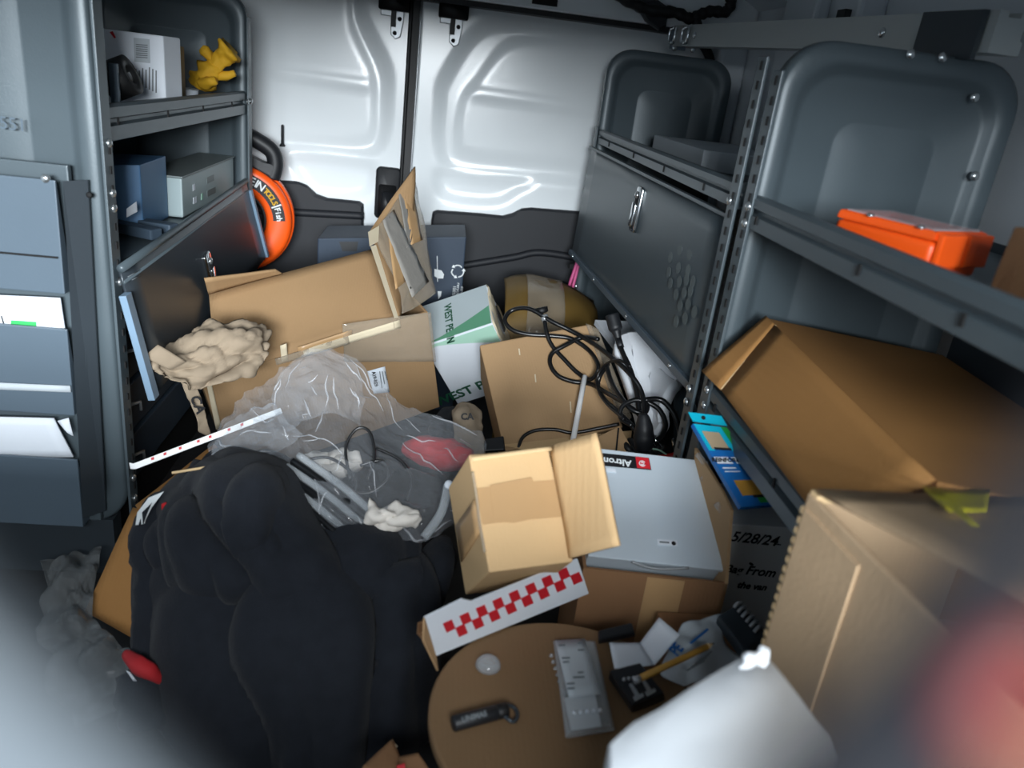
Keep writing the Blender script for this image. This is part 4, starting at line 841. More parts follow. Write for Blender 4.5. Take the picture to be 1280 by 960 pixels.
# ---- crumpled packing paper on its left end
pp = thing('packing_paper', 'crumpled grey-brown packing paper lying over the left end of the big open carton', 'paper', W(c, -X_ + 0.1, -Y_, Z_))
def pcrease(p, u, v):
    n1, n2 = nz((p.x * 0.45 + p.z * 0.3, p.y, p.z * 1.9 - p.x * 0.3), 20, 4), nz((p.x * 0.8, p.y, p.z * 1.5), 52, 9)
    return 0.017 * min(1.0, abs(n1) * 2.6) ** 0.8 + 0.006 * min(1.0, abs(n2) * 3.0) ** 0.8 - 0.011
def crum(a, s, seed): return lambda p, u, v: a * (abs(nz(p, s, seed)) * 2 - 0.6) + a * 0.5 * nz(p, s * 2.6, seed + 3)
patch('crumpled_sheet', [
    [P(206, 446, Y=1.169), P(232, 420, Y=1.205), P(262, 402, Y=1.242), P(310, 408, Y=1.26), P(334, 418, Y=1.279)],
    [P(200, 452, Y=1.137), P(240, 438, Y=1.16), P(276, 424, Y=1.188), P(312, 420, Y=1.215), P(336, 430, Y=1.242)],
    [P(190, 446, Y=1.119), P(226, 456, Y=1.133), P(268, 452, Y=1.16), P(304, 442, Y=1.188), P(334, 444, Y=1.215)],
    [P(180, 444, Y=1.105), P(216, 470, Y=1.119), P(252, 476, Y=1.142), P(290, 462, Y=1.169), P(326, 456, Y=1.196)],
    [P(196, 464, Y=1.109), P(226, 482, Y=1.116), P(250, 486, Y=1.135), P(284, 474, Y=1.162), P(316, 462, Y=1.192)]], 'packing_paper', pp, 10, 9, 0.0015, pcrease)
patch('paper_tail', [[P(226, 478, Y=1.125), P(246, 484, Y=1.137)], [P(236, 500, Y=1.137), P(254, 506, Y=1.146)], [P(246, 524, Y=1.142), P(260, 530, Y=1.15)], [P(248, 540, Y=1.142), P(264, 546, Y=1.15)]], 'packing_paper', pp, 6, 6, 0.0015, crum(0.005, 40, 9))
sheet('paper_corner', [P(180, 446, Y=1.096), P(197, 431, Y=1.114), P(232, 452, Y=1.128), P(212, 462, Y=1.116)], 'packing_paper', pp, 0.0015, 8, 5, 0.006, 30, 7)
text('print', 'CA', 0.022, 'ink_black', pp, P(247, 506, Y=1.131), P(254, 520, Y=1.131) - P(244, 496, Y=1.131), P(256, 502, Y=1.131) - P(247, 506, Y=1.131), bold=0.0006)

# ---- dark things in the gap right of the big carton
c = thing('kraft_bag', 'small crumpled kraft bag with dark print squeezed behind the clear plastic bag', 'bag', P(588, 545, Y=1.22))
patch('bag', [[P(566, 512, Y=1.27), P(580, 502, Y=1.28), P(600, 514, Y=1.28)], [P(566, 522, Y=1.25), P(584, 516, Y=1.24), P(602, 526, Y=1.26)], [P(568, 545, Y=1.24), P(586, 545, Y=1.23), P(604, 550, Y=1.25)], [P(570, 580, Y=1.23), P(588, 580, Y=1.22), P(606, 580, Y=1.24)]], 'packing_paper', c, 6, 6, 0.002, crum(0.006, 40, 2))
text('print', 'CA', 0.016, 'ink_black', c, P(584, 521, Y=1.222), (1, 0, 0.1), (0, 0.3, 1), bold=0.0006)
c = thing('black_pouch', 'black fabric pouch between the big open carton and the kraft bag', 'pouch', P(562, 540, Y=1.30))
patch('pouch', [[P(540, 530, Y=1.34), P(556, 516, Y=1.36), P(572, 512, Y=1.36)], [P(540, 545, Y=1.30), P(556, 536, Y=1.30), P(574, 530, Y=1.30)], [P(540, 575, Y=1.28), P(556, 570, Y=1.26), P(576, 570, Y=1.26)]], 'fleece', c, 6, 6, 0.01, crum(0.008, 30, 8))

# ---- plain carton with the corner cut, middle of the pile
ml_, mr, md = (0.2482, 1.4041, 0.2135), (-48.2, -14.3, 6.0), (0.2282, 0.1495, 0.2268)
c = boxthing('plain_carton', 'plain brown carton tipped back in mid pile under the black cords', 'carton', ml_, mr, md, 'cardboard', 0.004)
mx, my, mz_ = axes(c); mF = W(c, 0, -md[1] / 2, md[2] / 2)
mp = lambda x, y, o=0.004: PP(x, y, mF, -my, o)
hexa('bottom_flap', [mp(625, 556, 0.001), mp(790, 538, 0.001), mp(786, 566, 0.020), mp(700, 572, 0.016)], [mp(625, 556, 0.005), mp(790, 538, 0.005), mp(786, 566, 0.024), mp(700, 572, 0.020)], 'cardboard_pale', c)
for (x, y, l) in ((648, 436, 8), (712, 502, 14), (668, 468, 10)):
    decal('scuff', [mp(x, y, 0), mp(x + 1.5, y, 0), mp(x + 2.5, y + l, 0), mp(x + 1, y + l, 0)], 'torn_paper', c, -my, 0.0006)
sheet('clear_tape', [mp(732, 404, 0.002), mp(748, 412, 0.002), mp(790, 522, 0.002), mp(776, 530, 0.002)], 'clear_tape', c, 0.0008, 4, 14, 0.002, 50, 3)
c2 = thing('small_carton', 'small brown carton with a slit between the plain carton and the grey enclosure', 'carton', P(760, 580, Y=1.16))
pl0 = [P(718, 560, Y=1.16), P(775, 532, Y=1.19), P(795, 570, Y=1.16), P(730, 600, Y=1.12)]
hexa('body', [v + Vector((0.01, 0.05, -0.06)) for v in pl0], pl0, 'cardboard', c2, 0.002)
n_ = (pl0[1] - pl0[0]).cross(pl0[3] - pl0[0]); n_ = n_ if n_.dot(EYE - pl0[0]) > 0 else -n_
decal('slit', [PP(x, y, pl0[0], n_, 0) for x, y in ((772, 535), (774, 535), (771, 566), (769, 566))], 'hole_black', c2, n_)

# ---- white moulded foam and panel
c = thing('foam_insert', 'white moulded foam insert lying under the black cords beside the right shelving', 'packaging', P(812, 545, Y=1.20))
fr_ = [[P(768, 432, Y=1.36), P(786, 425, Y=1.38), P(815, 436, Y=1.36), P(842, 452, Y=1.30), P(858, 472, Y=1.26)],
       [P(766, 446, Y=1.33), P(790, 446, Y=1.34), P(818, 458, Y=1.32), P(840, 472, Y=1.28), P(854, 488, Y=1.23)],
       [P(778, 480, Y=1.29), P(800, 482, Y=1.30), P(820, 490, Y=1.29), P(838, 498, Y=1.25), P(846, 508, Y=1.21)],
       [P(790, 515, Y=1.25), P(806, 518, Y=1.26), P(820, 522, Y=1.25), P(834, 528, Y=1.22), P(840, 536, Y=1.19)],
       [P(798, 545, Y=1.22), P(808, 548, Y=1.22), P(818, 548, Y=1.22), P(826, 550, Y=1.20), P(830, 552, Y=1.18)]]
def foam(p, u, v): return 0.006 * float(sstep(0.22, 0.34, u)) + 0.005 * float(sstep(0.26, 0.36, v) * sstep(0.22, 0.34, u)) - 0.005 * float(sstep(0.60, 0.72, v) * sstep(0.40, 0.55, u))
patch('moulded_shell', fr_, 'white_foam', c, 8, 8, 0.02, foam)
c = thing('grey_white_board', 'flat grey-white board standing behind the white foam insert', 'board', P(785, 430, Y=1.56))
prism('board', [P(744, 400, Y=1.60), P(806, 402, Y=1.60), P(836, 440, Y=1.52), P(772, 436, Y=1.52)], (0, 0.004, -0.012), 'white_paper', c)
c = thing('grey_pvc_sheet', 'grey plastic sheet behind the blue packet at the foot of the middle post', 'sheet', P(850, 545, Y=1.12))
prism('sheet', [P(842, 500, Y=1.22), P(858, 470, Y=1.27), P(874, 520, Y=1.20), P(866, 580, Y=1.15), P(842, 575, Y=1.15)], (0.002, 0.008, 0), 'grey_steel', c)

# ---- black power cords
pc = thing('power_cord', 'tangled black power cord with a socket connector lying over the plain carton and foam', 'cord', P(800, 555, Y=1.12))
def on(x, y, o=0.008):                                       # rests on the plain carton, then on the foam
    p = mp(x, y, o)
    q = P(x, y, Y=1.315 - max(0, y - 425) * 0.00125 - o)
    return p if x < 735 else p.lerp(q, min(1, (x - 735) / 45))
tube('cable', [on(808, 545), on(800, 520), on(796, 490), on(788, 462), on(778, 440), on(772, 422)], 0.0048, 'cord_black', pc, 8, 6)
tube('cable', [on(681, 400, 0.016), on(683, 415, 0.014), on(690, 432), on(706, 450), on(722, 466), on(738, 474, 0.014), on(748, 460, 0.014), on(738, 440), on(715, 424), on(690, 420), on(660, 418), on(640, 412), on(631, 400), on(640, 388), on(662, 386, 0.02), on(690, 402, 0.02), on(726, 420, 0.02), on(756, 440, 0.02), on(786, 466, 0.02), on(802, 490, 0.02), on(806, 520, 0.02), on(806, 545, 0.02)], 0.0044, 'cord_black', pc, 8, 6)
tube('cable', [on(748, 424, 0.012), on(728, 422, 0.012), on(706, 432, 0.012), on(690, 442), on(688, 456), on(698, 470), on(716, 477), on(738, 480), on(760, 492), on(782, 505), on(800, 520), on(806, 540)], 0.0044, 'cord_black', pc, 8, 6)
tube('cable', [on(760, 455, 0.012), on(750, 470), on(748, 484), on(756, 500), on(772, 514), on(788, 530), on(800, 545)], 0.0044, 'cord_black', pc, 8, 6)
tube('cable', [on(788, 458, 0.022), on(772, 450, 0.022), on(754, 458, 0.022), on(746, 478, 0.022), on(756, 502, 0.022), on(780, 524, 0.022)], 0.0026, 'cord_black', pc, 8, 6)
tube('cable', [on(758, 456, 0.014), on(764, 476, 0.014), on(774, 494, 0.014), on(790, 512, 0.014), on(806, 516, 0.014), on(808, 504, 0.014), on(794, 500, 0.014), on(778, 508, 0.014), on(776, 522, 0.014), on(790, 532, 0.014)], 0.0044, 'cord_black', pc, 8, 6)
tube('cable', [on(808, 502, 0.014), on(824, 512, 0.014), on(832, 530, 0.014), on(826, 546, 0.014), on(814, 552, 0.014)], 0.0046, 'cord_black', pc, 8, 6)
tube('cable', [on(806, 500, 0.018), on(826, 500, 0.018), on(842, 516, 0.018), on(850, 540, 0.018), P(855, 560, Y=1.10), P(850, 580, Y=1.08)], 0.0052, 'cord_black', pc, 8, 6)
k0, k1 = on(773, 424, 0.010), on(765, 394, 0.016)
blobtube('connector', [k0, k0.lerp(k1, 0.3), k0.lerp(k1, 0.45), k1], [0.006, 0.009, 0.0135, 0.0135], 'black_plastic', pc, 1, 0, 8, 'black socket connector')
tube('strain_relief', [on(776, 434, 0.010), k0], 0.0065, 'black_plastic', pc, 8, 1)
g0 = on(681, 398, 0.016); lathe('plug_tip', [(0.007, -0.008), (0.008, 0.0), (0.006, 0.008)], 'silver', pc, Matrix.Translation(g0) @ (mp(684, 412) - g0).to_track_quat('Z', 'Y').to_matrix().to_4x4(), 12, label='pale cable end')
lathe('plug_socket', [(0.013, -0.010), (0.013, 0.0), (0.009, 0.002)], 'rubber', pc, Matrix.Translation(g0 + Vector((-0.004, 0.02, 0.006))) @ (mp(684, 412) - g0).to_track_quat('Z', 'Y').to_matrix().to_4x4(), 14)
pg = on(805, 544, 0.03)
blobtube('plug', [pg + Vector((-0.006, 0.01, 0.034)), pg + Vector((-0.002, 0.004, 0.018)), pg + Vector((0, 0, -0.004)), pg + Vector((0.004, 0, -0.022))], [0.007, 0.014, 0.018, 0.016], 'black_plastic', pc, 2, 0.1, 10, 'black mains plug')
for dx in (0.004, 0.014): tube('prong', [pg + Vector((dx, -0.004, 0.0)), pg + Vector((dx + 0.016, -0.010, -0.014))], 0.0018, 'chrome', pc, 6, 1)
c = thing('thin_cable', 'thin black cable arching low across the front of the plain carton', 'cord', mp(650, 560))
tube('cable', [mp(648, 560, 0.006), mp(654, 546, 0.008), mp(670, 538, 0.008), mp(694, 537, 0.008), mp(716, 541, 0.008), mp(745, 536, 0.012), mp(774, 530, 0.018)], 0.0034, 'cord_black', c, 8, 6)
c = thing('black_bracket', 'small black clip at the lower left corner of the plain carton', 'clip', P(620, 556, Y=1.15))
hexa('clip', [mp(603, 550, 0.001), mp(630, 546, 0.001), mp(632, 564, 0.001), mp(604, 566, 0.001)], [mp(604, 549, 0.016), mp(629, 545, 0.016), mp(631, 562, 0.016), mp(605, 564, 0.016)], 'black_plastic', c, 0.002)
c = thing('white_rod', 'white plastic rod leaning on the plain carton behind the small taped carton', 'rod', mp(716, 552))
tube('rod', [mp(731, 470, 0.030), mp(716, 552, 0.030)], 0.0052, 'white_stick', c, 10, 1)

# ---- carton with the grey enclosure
cr_ = (0, 0, -5.6)
cb = P(735, 697, Y=0.755)
cw, cdp = 0.174, 0.14
fr0 = Vector((cb.x - 0.004, cb.y - 0.003, 0)); cxv = Vector((math.cos(math.radians(-5.6)), math.sin(math.radians(-5.6)), 0)); cyv = Vector((-cxv.y, cxv.x, 0))
c = thing('enclosure_carton', 'brown open carton holding the grey metal enclosure', 'carton', fr0 + cxv * cw / 2 + cyv * cdp / 2, (0, 0, -5.6))
hF = cb.z - 0.013
th = 0.004
w2, d2_ = cw / 2, cdp / 2
boxes('body', [(-w2, w2, -d2_, -d2_ + th, 0, hF), (-w2, w2, d2_ - th, d2_, 0, hF - 0.03), (-w2, -w2 + th, -d2_ + th, d2_ - th, 0, hF), (-w2, w2, -d2_ + th, d2_ - th, 0, th)], 'cardboard_brown', c)
q = [W(c, w2, -d2_, 0), W(c, w2, d2_, 0)]
prism('side_wall', [q[0], q[0] + Vector((0, 0, hF)), P(917, 638, Y=0.7683), P(905, 612, Y=0.8034), P(872, 560, Y=0.897), q[1] + Vector((0, 0, hF + 0.02)), q[1]], -cxv * th, 'cardboard', c, label='raised right side')
for (x0_, y0_, x1_, y1_) in ((876, 566, 882, 600), (900, 628, 906, 668)):
    a_, b_ = P(x0_, y0_, Y=0.874 if y0_ < 600 else 0.80), P(x1_, y1_, Y=0.86 if y0_ < 600 else 0.79)
    tube('loose_film', [a_ + Vector((-0.006, -0.004, 0)), a_.lerp(b_, 0.5) + Vector((0.004, -0.006, 0)), b_ + Vector((-0.006, -0.004, 0))], 0.004, 'film', c, 8, 5)
decal('tape', [W(c, -0.01, -d2_, 0.02), W(c, 0.035, -d2_, 0.02), W(c, 0.035, -d2_, hF - .002), W(c, -0.01, -d2_, hF - .002)], 'kraft_tape', c, -cyv, 0.0008)
er_, ed = (27.5, 1.4, -3.4), (0.1637, 0.1563, 0.0484)
el_ = Vector((0.2973, 0.8398, 0.2941)) + R3(er_) @ Vector((0, 0, 0.004))
c = boxthing('metal_enclosure', 'grey metal power supply enclosure with a dark red label on its lid', 'enclosure', el_, er_, ed, 'enclosure_grey', 0.003)
xx, xy, xz = axes(c)
box('lid', (-ed[0] / 2 - .001, ed[0] / 2 + .001, -ed[1] / 2 - .003, ed[1] / 2 + .001, ed[2] + .0005, ed[2] + .006), 'enclosure_grey', c, False, 0.0015)
LZ = ed[2] + 0.006
lp = lambda x, y, o=0.0006: PP(x, y, W(c, 0, 0, LZ), xz, o)
lab = decal('label_plate', [lp(734, 565), lp(811, 573), lp(814, 588), lp(736, 581)], 'ink_black', c, xz, label='dark label with red end')
decal('red_end', [lp(794, 571.5), lp(810.5, 573.5), lp(813, 587), lp(796, 585.5)], 'red_ink', lab, xz, 0.0012)
tdir = lp(760, 570) - lp(800, 575)
text('print', 'Altronix', 0.014, 'ink_white', lab, lp(767, 576.5, 0.0020), tdir, xz.cross(tdir), bold=0.0003)
ce = lp(803, 579.5, 0.0020)
tube('emblem', [ce + xx * math.cos(a) * 0.0041 + xy * math.sin(a) * 0.0041 for a in np.linspace(0.6, 5.9, 12)], 0.0008, 'ink_white', lab, 5, 1)
tube('emblem', [ce + xx * math.cos(a) * 0.002 + xy * math.sin(a) * 0.002 for a in np.linspace(3.6, 8.8, 9)], 0.0008, 'ink_white', lab, 5, 1)
decal('small_sticker', [lp(757, 585), lp(769, 586.5), lp(770, 591), lp(758, 590)], 'white_paper', c, xz)
k = decal('lock_sticker', [lp(821, 674), lp(846, 676), lp(847, 683), lp(822, 681)], 'white_paper', c, xz)
decal('print_line', [lp(824, 677), lp(836, 678), lp(836, 680), lp(824, 679)], 'ink_grey', k, xz, 0.0012)
lathe('lock', [(0.0028, 0), (0.0028, 0.001)], 'hole_black', k, Matrix.Translation(lp(842, 679.5, 0.0012)) @ xz.to_track_quat('Z', 'Y').to_matrix().to_4x4(), 14)
pr = [W(c, -0.03, -ed[1] / 2 - .004, LZ - 0.001), W(c, 0.0, -ed[1] / 2 - .008, LZ - 0.004), W(c, 0.04, -ed[1] / 2 - .004, LZ - 0.001)]
tube('pry_tab', pr, 0.0018, 'silver', c, 8, 5)

# ---- pliers and wire ring behind the enclosure
c = thing('pliers', 'pliers with a red grip lying behind the grey enclosure', 'pliers', P(838, 575, Y=1.15))
blobtube('grip', [P(818, 572, Y=1.17), P(834, 572, Y=1.165), P(848, 568, Y=1.16)], [0.004, 0.007, 0.006], 'handle_red', c, 1, 0)
blobtube('jaw', [P(848, 570, Y=1.175), P(846, 558, Y=1.18), P(842, 548, Y=1.19)], [0.007, 0.009, 0.004], 'chrome', c, 1, 0)
c = thing('earth_wire', 'green and yellow wire loop behind the grey enclosure', 'wire', P(815, 568, Y=1.17))
tube('wire', [P(796, 570, Y=1.165), P(808, 562, Y=1.17), P(822, 562, Y=1.17), P(833, 568, Y=1.165)], 0.0016, 'mint', c, 6, 6)
c = thing('tangled_leads', 'dark bundle of leads under the mains plug', 'cord', P(805, 565, Y=1.16))
for k in range(4):
    tube('lead', [P(778 + k * 9, 548 + k * 2, Y=1.19), P(786 + k * 8, 562, Y=1.165), P(800 + k * 7, 570, Y=1.175), P(812 + k * 6, 556, Y=1.185)], 0.006, 'rubber', c, 8, 5)

# ---- blue and green packet
qk = [P(866, 529, Y=0.8284), P(908, 534, Y=0.8284), P(974, 630, Y=0.7414), P(926, 634, Y=0.7414)]
c = thing('blue_packet', 'blue and green card packet leaning against the right shelf lip', 'packet', (qk[2] + qk[3]) / 2)
nk = (qk[1] - qk[0]).cross(qk[3] - qk[0]).normalized(); nk = nk if nk.dot(EYE - qk[0]) > 0 else -nk
bi = lambda u, v, o=0.0: (qk[0] * (1 - u) * (1 - v) + qk[1] * u * (1 - v) + qk[2] * u * v + qk[3] * (1 - u) * v) + nk * o
hexa('body', [v - nk * 0.008 for v in qk], qk, 'blue_card', c, 0.001)
def pd(u0, v0, u1, v1, m_, nm, par=c, o=0.0004, sk=0.0): return prism(nm, [bi(u0, v0, o), bi(u1, v0 + sk, o), bi(u1, v1 + sk, o), bi(u0, v1, o)], nk * 0.0004, m_, par)
pd(0.01, 0.01, 0.80, 0.34, 'teal_card', 'teal_print'); pd(0.80, 0.01, 0.99, 0.60, 'green_card', 'green_print'); pd(0.55, 0.60, 0.99, 0.97, 'green_card', 'green_print')
pd(0.12, 0.10, 0.62, 0.32, 'tan_print', 'picture', c, 0.0012); pd(0.18, 0.305, 0.66, 0.335, 'ink_black', 'picture_shadow', c, 0.0020)
band = pd(0.03, 0.42, 0.80, 0.50, 'white_paper', 'title_band', c, 0.0012); text('print', 'REINFORCED', 0.0074, 'ink_black', band, bi(0.42, 0.46, 0.0020), bi(0.8, 0.46) - bi(0.1, 0.46), bi(0.4, 0.40) - bi(0.4, 0.5), bold=0.0003)
pd(0.10, 0.545, 0.62, 0.56, 'ink_white', 'print_line', c, 0.0010); pd(0.10, 0.59, 0.78, 0.60, 'ink_white', 'print_line', c, 0.0010)
pd(0.20, 0.70, 0.72, 0.88, 'ochre_print', 'picture', c, 0.0010); pd(0.46, 0.88, 0.76, 0.91, 'ink_black', 'picture_shadow', c, 0.0012)
hexa('hang_tab', [P(860, 516, Y=0.8393), P(902, 521, Y=0.8393), P(909, 533, Y=0.8284), P(866, 527, Y=0.8284)], [P(860, 515, Y=0.8369), P(902, 520, Y=0.8369), P(909, 532, Y=0.8268), P(866, 526, Y=0.8268)], 'teal_card', c, label='folded teal hanging tab')
lathe('punch_hole', [(0.0028, 0), (0.0028, 0.001)], 'hole_black', c, Matrix.Translation(P(879, 522.5, Y=0.8323)) @ Vector((0, -0.7, 0.7)).to_track_quat('Z', 'Y').to_matrix().to_4x4(), 10)

# ---- pale carton with handwriting, under the shelf
hq = P(907, 655, Y=0.819)
c = thing('handwritten_carton', 'grey-white carton with black handwriting under the near right shelf', 'carton', (hq.x + 0.078, hq.y + 0.055, 0))
box('body', (hq.x, hq.x + 0.156, hq.y, hq.y + 0.11, 0, hq.z), 'white_carton', c, True, 0.002)
hp_ = lambda x, y: P(x, y, Y=hq.y - 0.001)
hw = lambda s_, x, y, sz: text('handwriting', s_, sz, 'ink_black', c, hp_(x, y), (1, 0, -0.06), (0.1, 0, 1), shear=0.2, bold=0.0004)
hw('5/28/24', 943, 674, 0.021); hw('From', 951, 715, 0.019); hw('Bag', 917, 712, 0.017); hw('the van', 940, 733, 0.014)
tube('pen_stroke', [hp_(968, 680), hp_(976, 681)], 0.0008, 'ink_black', c, 5, 1)
tube('pen_stroke', [hp_(937, 704), hp_(941, 706)], 0.0016, 'ink_black', c, 5, 1)
sheet('top_film', [P(912, 652, Y=hq.y + 0.01), P(985, 656, Y=hq.y + 0.01), P(990, 640, Y=hq.y + 0.07), P(925, 640, Y=hq.y + 0.07)], 'film', c, 0.001, 12, 6, 0.006, 40, 3)

# ---- small taped carton facing the camera, side flap open
sl, sr, sd = (0.1044, 0.7362, 0.3418), (-49.5, -1.2, 14.5), (0.0931, 0.1049, 0.1278)
c = boxthing('taped_carton', 'small brown carton with a tape band and one flap open, front and centre', 'carton', sl, sr, sd, 'cardboard_pale', 0.0025)
sx_, sy_, sz_ = axes(c); sp = lambda x, y, o=0.0012: PP(x, y, W(c, 0, -sd[1] / 2, sd[2] / 2), -sy_, o)
decal('tape_band', [sp(595, 611, 0), sp(660, 603, 0), sp(694, 600, 0), sp(703, 646, 0), sp(645, 651, 0), sp(603, 656, 0)], 'kraft_tape', c, -sy_, 0.0006, 0.0004)
decal('tape_band', [sp(612, 607, 0), sp(664, 597, 0), sp(666, 602, 0), sp(669, 648, 0), sp(642, 654, 0), sp(617, 652, 0)], 'kraft_tape', c, -sy_, 0.0012, 0.0004)
hL = lambda z, x=-1: W(c, x * (sd[0] / 2 + 0.001), -sd[1] / 2 + 0.02, z)
sheet('side_tape', [W(c, -sd[0] / 2 - .001, -sd[1] / 2 + .002, 0.043), W(c, -sd[0] / 2 - .001, sd[1] / 2 - .01, 0.035), W(c, -sd[0] / 2 - .001, sd[1] / 2 - .01, 0.078), W(c, -sd[0] / 2 - .001, -sd[1] / 2 + .002, 0.078)], 'kraft_tape', c, 0.0006, 4, 4, 0.0002, 40, 2)
tube('tape_crinkle', [sp(591, 590, 0.001), sp(596, 622, 0.002), sp(599, 650, 0.001), sp(606, 690, 0.002)], 0.0016, 'clear_tape', c, 6, 5)
fl = [sp(690, 558, 0.0), P(748, 542, Y=0.7254), P(776, 682, Y=0.624), sp(714, 698, 0.0)]
sheet('open_flap', fl, 'cardboard_pale', c, 0.004, 8, 10, 0.002, 14, 4)
for i in range(2): sheet('seam', [sp(588 + i, 571, 0.003), sp(690, 558 + i, 0.003), sp(691, 563, 0.003), sp(590, 577, 0.003)], 'cardboard_edge', c, 0.0008, 8, 2, 0.0004, 40, 3) if i == 0 else None

# ---- white tray carton with red checks
t0, t1 = P(545, 820, Z=0.2571), P(736, 742, Z=0.2571)
tv = (t1 - t0).normalized(); tn = Vector((tv.y, -tv.x, 0)); tn = tn if tn.y < 0 else -tn
tt = PP(722, 699, t1, tn); hT = tt.z - 0.257
c = thing('checkered_tray', 'white card tray with a red check pattern under the small taped carton', 'tray', (t0 + t1) / 2)
q0, q1 = PP(531, 772, t0, tn), tt
g = [t0, t1, q1, PP(590, 752, t0, tn), PP(578, 749, t0, tn), q0]
prism('front_wall', g, -tn * 0.002, 'white_paper', c)
un = 0.036
hexa('bottom', [t0 - tn * 0.003, t1 - tn * 0.003, t1 - tn * un, t0 - tn * un], [v + Vector((0, 0, 0.002)) for v in (t0 - tn * 0.003, t1 - tn * 0.003, t1 - tn * un, t0 - tn * un)], 'cardboard_brown', c)
hexa('back_wall', [t0 - tn * un, t1 - tn * un, t1 - tn * (un + .002), t0 - tn * (un + .002)], [v + Vector((0, 0, hT * 0.25)) for v in (t0 - tn * un, t1 - tn * un, t1 - tn * (un + .002), t0 - tn * (un + .002))], 'cardboard_brown', c)
prism('end_flap', [t0 + tn * 0.001, PP(531, 772, t0, tn, 0.001), PP(530, 800, t0, tn, 0.010), PP(548, 838, t0, tn, 0.004)], -tv * 0.002, 'cardboard', c)
for i in range(8):
    for j in range(2):
        cxp = 561 + i * 20.5 + j * 15.5; cyp = 782 - i * 9.3 + j * 5.6
        dx_, dy_ = 5.6, -2.6; ex_, ey_2 = 2.3, 5.6
        decal('red_check', [PP(cxp + a * dx_ + b * ex_, cyp + a * dy_ + b * ey_2, t0, tn, 0) for a, b in ((-1, -1), (1, -1), (1, 1), (-1, 1))], 'red_ink', c, tn, 0.0006)

# ---- round cardboard reel end
dcx = Vector((0.16, 0.546, 0))
c = thing('cardboard_reel', 'big round brown cardboard cable reel lying flat at the front', 'reel', dcx)
lathe('flange', [(0.130, 0.242), (0.132, 0.244), (0.132, 0.252), (0.130, 0.254)], 'cardboard_drum', c, Matrix.Translation(dcx), 96, smooth=False)
lathe('drum', [(0.115, 0.012), (0.115, 0.242)], 'cardboard_brown', c, Matrix.Translation(dcx), 48)
lathe('flange', [(0.130, 0.0), (0.132, 0.002), (0.132, 0.010), (0.130, 0.012)], 'cardboard_brown', c, Matrix.Translation(dcx), 96, smooth=False)
ZD = 0.2543
# dark round flash stick with cap
a_, b_ = P(566, 905, Z=ZD + 0.0072), P(634, 887, Z=ZD + 0.0072)
c = thing('small_flashlight', 'short black cylinder with grey lettering on the cardboard reel', 'flashlight', (a_ + b_) / 2 - Vector((0, 0, 0.0072)))
am = Matrix.Translation(a_) @ (b_ - a_).to_track_quat('Z', 'Y').to_matrix().to_4x4(); LB = (b_ - a_).length
lathe('barrel', [(0.0062, 0.0), (0.0070, 0.001), (0.0070, LB * 0.78), (0.0063, LB * 0.80)], 'black_plastic', c, am, 24)
lathe('cap', [(0.0063, LB * 0.80), (0.0068, LB * 0.81), (0.0068, LB * 0.98), (0.0060, LB)], 'rubber', c, am, 24)
tube('lanyard_loop', [b_ + Vector((-0.004, 0.002, 0.004)), P(642, 884, Z=ZD + .006), P(647, 895, Z=ZD + .004), P(640, 902, Z=ZD + .004), b_ + Vector((-0.006, -0.004, 0))], 0.002, 'grey_steel_dark', c, 6, 5)
bd = (b_ - a_).normalized(); ui = bd.cross(Vector((0, 0, 1))).normalized(); ui = Vector((0, 0, 1)).cross(bd)
nt_ = (EYE - a_); nt_ = (nt_ - bd * nt_.dot(bd)).normalized()
text('print', 'UNIMAS', 0.0066, 'ink_grey', c, a_.lerp(b_, 0.34) + nt_ * 0.0072 + Vector((0, 0, 0.002)), bd, nt_.cross(bd), bold=0.0002)
# clear cup
e = P(610, 832, Z=ZD)
c = thing('clear_bubble', 'tiny clear plastic bubble on the cardboard reel', 'packaging', e)
lathe('bubble', [(0.013, 0.0), (0.012, 0.004), (0.008, 0.008), (0.003, 0.0095)], 'clear_plastic', c, Matrix.Translation(e), 20)
# clear blister tray with printed label and grey insert
c = thing('blister_tray', 'clear blister pack with a printed grey label on the cardboard reel', 'packaging', P(722, 850, Z=ZD))
z_ = ZD
hexa('clear_tray', [P(690, 800, Z=z_ + .001), P(745, 800, Z=z_ + .001), P(770, 915, Z=z_ + .001), P(706, 925, Z=z_ + .001)], [P(694, 802, Z=z_ + .009), P(742, 802, Z=z_ + .009), P(764, 908, Z=z_ + .009), P(710, 916, Z=z_ + .009)], 'clear_plastic', c, 0.003)
sheet('label', [P(694, 801, Z=z_ + .012), P(731, 799, Z=z_ + .012), P(751, 868, Z=z_ + .012), P(711, 872, Z=z_ + .012)], 'grey_paper', c, 0.0008, 4, 5, 0.0004, 30, 2, label='printed grey label')
lb = [o for o in c.children if o.name.startswith('label')][-1]
for (x, y, w_) in ((698, 806, 8), (722, 803, 7), (702, 822, 10), (703, 827, 8), (722, 840, 7), (708, 854, 10), (709, 860, 9), (722, 812, 8), (716, 846, 14)):
    decal('print_line', [P(x, y, Z=z_ + .0130), P(x + w_, y - .6, Z=z_ + .0130), P(x + w_ + .6, y + 1.4, Z=z_ + .0130), P(x + .6, y + 2, Z=z_ + .0130)], 'ink_grey', lb, (0, 0, 1), 0.0002, 0.0003)
hexa('grey_insert', [P(705, 872, Z=z_ + .010), P(744, 868, Z=z_ + .010), P(752, 908, Z=z_ + .010), P(714, 913, Z=z_ + .010)], [P(705, 872, Z=z_ + .0115), P(744, 868, Z=z_ + .0115), P(752, 908, Z=z_ + .0115), P(714, 913, Z=z_ + .0115)], 'grey_paper', c)
for k in range(7):
    e = P(689 + k * 2.6, 820 + k * 8, Z=z_ + .002); lathe('bump', [(0.0022, 0), (0.0016, 0.002)], 'clear_plastic', c, Matrix.Translation(e), 8)
